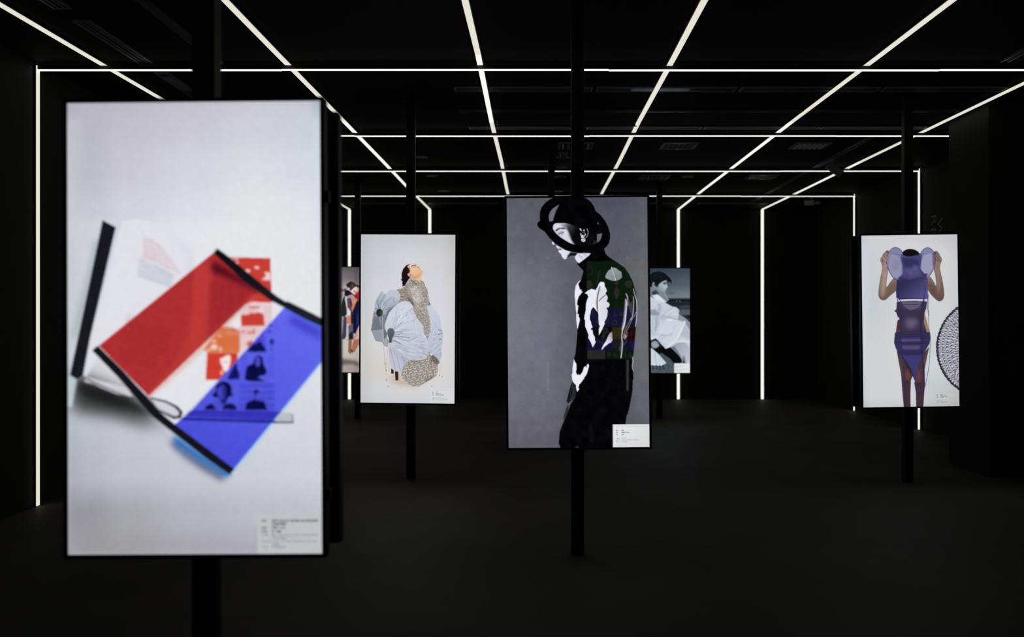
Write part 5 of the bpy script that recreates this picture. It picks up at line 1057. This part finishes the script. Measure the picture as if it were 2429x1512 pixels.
rail(3.40, 3.45, 10.05, 16.0, 'lengthwise lighting track carrying the spotlight on the right')
rail(3.36, 3.41, 5.4, 7.2, 'short lengthwise lighting track at the upper right corner')
def vent(px, py, label):
    D = (CEIL-CZ)*FPX/(CY-py); p = at(px, py, D); t = empty('ceiling_vent', (p.x, D, CEIL), label, 'vent', 'square ceiling vents'); h = .19
    m = MB(); m.box(-h, h, -h, -h+.03, -.012, 0).box(-h, h, h-.03, h, -.012, 0).box(-h, -h+.03, -h+.03, h-.03, -.012, 0).box(h-.03, h, -h+.03, h-.03, -.012, 0); m.build('frame', M['vent'], t)
    MB().box(-h+.03, h-.03, -h+.03, h-.03, -.002, 0).build('backing', M['slotdark'], t)
    for k in range(6):
        x = -h+.055+k*.054; MB().prism([(x-.014, -.004), (x-.010, -.003), (x+.012, -.019), (x+.008, -.021)], -h+.032, h-.032).build('louvre', M['vent'], t)
vent(1365, 345, 'square ceiling vent half hidden by the pole of the bowler hat display'); vent(1610, 345, 'square ceiling vent between the two right-hand long strips, catching the light')
vent(1921, 345, 'square ceiling vent just left of the track spotlight'); vent(1552, 420, 'smaller-looking square vent behind the third cross strip, above the sea shore portrait'); vent(1807, 419, 'square vent behind the third cross strip, right of the fourth long strip')
def downlight(px, py, label):
    D = (CEIL-CZ)*FPX/(CY-py); p = at(px, py, D); t = empty('downlight', (p.x, D, CEIL), label, 'downlight', 'unlit recessed downlights')
    MB().lathe([(.075, 0), (.085, 0), (.085, -.006), (.066, -.008), (.062, -.002)], seg=28).build('trim_ring', M['lamp'], t)
    MB().lathe([(.062, -.0015), (.04, -.0012), (.015, -.001)], seg=24).build('reflector', M['slot'], t)
for a in ((1336, 373, 'nearest of the unlit downlights beside the pole of the bowler hat display'), (1334, 397, 'second of the unlit downlights beside the pole of the bowler hat display'), (1329, 418.5, 'downlight just behind the third cross strip beside the central pole'),
          (1322, 454, 'farthest downlight beside the central pole, just over the bowler hat screen'), (1632, 418.5, 'downlight right of the far vent, behind the third cross strip'), (997, 372.5, 'downlight just right of the pole of the pale gown display'),
          (1026, 417, 'downlight behind the third cross strip, right of the pale gown pole'), (1053, 453, 'faint downlight before the farthest cross strip, above the pale gown display')): downlight(*a)
def sprinkler(px, py, label):
    D = (CEIL-CZ)*FPX/(CY-py); p = at(px, py, D); t = empty('sprinkler', (p.x, D, CEIL), label, 'sprinkler', 'ceiling sprinkler heads')
    MB().lathe([(.03, 0), (.03, -.004), (.012, -.008)], seg=16).build('escutcheon', M['mount'], t); MB().lathe([(.010, -.006), (.008, -.03), (.012, -.034), (.004, -.045)], seg=12).build('body', M['mount'], t)
    MB().lathe([(.022, -.047), (.022, -.0445), (.004, -.044)], seg=12).build('deflector', M['chrome'], t)
for a in ((1181, 285, 'sprinkler head right of the third long strip, before the second cross strip'), (1505, 288, 'sprinkler head left of the fourth long strip, before the second cross strip'), (1203, 386, 'sprinkler head right of the third long strip, before the third cross strip'),
          (1455, 386, 'sprinkler head left of the fourth long strip, before the third cross strip'), (1214, 449, 'sprinkler head by the upper left corner of the bowler hat screen'), (1423, 449, 'sprinkler head over the bowler hat screen, left of the fourth long strip')): sprinkler(*a)
# track spotlight
t = empty('track_spotlight', (3.425, 11.5, CEIL), 'grey cylindrical spotlight hanging from the right-hand lighting track', 'spotlight')
MB().bbox(-.02, .02, -.06, .06, -.05, -.018, .003).build('adapter', M['lamp'], t); MB().lathe([(.010, -.11), (.010, -.05)], seg=12).build('stem', M['lamp'], t)
ax = Vector((.78, -.18, -.60)).normalized(); c0 = Vector((.02, 0, -.15))
MB().lathe([(.042, -.10), (.046, -.094), (.046, .094), (.043, .10)], tuple(c0), 28, ax).build('body', M['lamp'], t)
MB().lathe([(.038, .1005), (.034, .1015), (.01, .102)], tuple(c0), 24, ax).build('lens', M['lens'], t)
MB().bbox(-.012, .012, -.05, .05, -.135, -.105, .003).build('yoke', M['lamp'], t)
# security camera
p = at(1925, 486, 15.4)
t = empty('security_camera', (p.x, 15.4, CEIL), 'small pale security camera under the ceiling near the far right corner', 'camera')
MB().lathe([(.03, 0), (.03, -.01), (.012, -.014), (.012, -.05)], seg=16).build('bracket', M['white'], t)
MB().bbox(-.10, .03, -.04, .04, -.12, -.05, .012).build('body', M['white'], t); MB().bbox(-.115, .04, -.046, .046, -.05, -.044, .002).build('sunshield', M['white'], t)
MB().lathe([(.026, .0), (.026, .012), (.02, .014)], (.03, 0, -.085), 16, (1, 0, 0)).build('lens', M['lens'], t)
MB().bbox(.06, .13, -.02, .02, -.10, -.06, .004).build('junction_box', M['lamp'], t); MB().box(.03, .06, -.008, .008, -.09, -.074).build('arm', M['lamp'], t)
# small square ceiling fitting before the downlight row
D = (CEIL-CZ)*FPX/(CY-361); p = at(1337, 361, D)
t = empty('exit_lamp', (p.x, D, CEIL), 'small dark box fitting on the ceiling between vent and downlights beside the central pole', 'ceiling lamp')
MB().prism([(-.05, 0), (-.045, -.02), (-.03, -.055), (.03, -.055), (.045, -.02), (.05, 0)], -.05, .05).build('body', M['lamp'], t); MB().bbox(-.028, .028, -.03, .03, -.062, -.0552, .002).build('lens', M['lens'], t)

# ---------------------------------------------------------------- lettering on the right wall, reading downwards
def wall_text(parts):
    root = empty('wall_lettering', (XR, 11.8, 2.3), 'thin grey capital letters running down the right wall beside the column', 'lettering')
    for txt, D0, D1, ztop, length in parts:
        c = bpy.data.curves.new('tmp', 'FONT'); c.body = txt; c.extrude = .02; c.offset = -.012; c.resolution_u = 6
        o = bpy.data.objects.new('tmp', c); col.objects.link(o)
        me = bpy.data.meshes.new_from_object(o.evaluated_get(bpy.context.evaluated_depsgraph_get()))
        V = np.array([v.co[:] for v in me.vertices]); x0, y0, z0 = V.min(0); x1, y1, z1 = V.max(0)
        for v in me.vertices:
            v.co = Vector((-.001-.003*(v.co.z-z0)/(z1-z0), D0+(D1-D0)*(v.co.y-y0)/(y1-y0)-11.8, ztop-length*(v.co.x-x0)/(x1-x0)-2.3))
        bpy.data.objects.remove(o); bpy.data.curves.remove(c); me.name = 'letter'; me.materials.clear()
        bm = bmesh.new(); bm.from_mesh(me); bmesh.ops.recalc_face_normals(bm, faces=bm.faces[:]); bm.to_mesh(me); bm.free()
        link('letter', me, M['vinyl'], root)
wall_text([('R', 11.97, 11.82, 2.606, .122), ('E', 11.97, 11.82, 2.452, .10), ('W', 11.785, 11.64, 2.549, .23)])
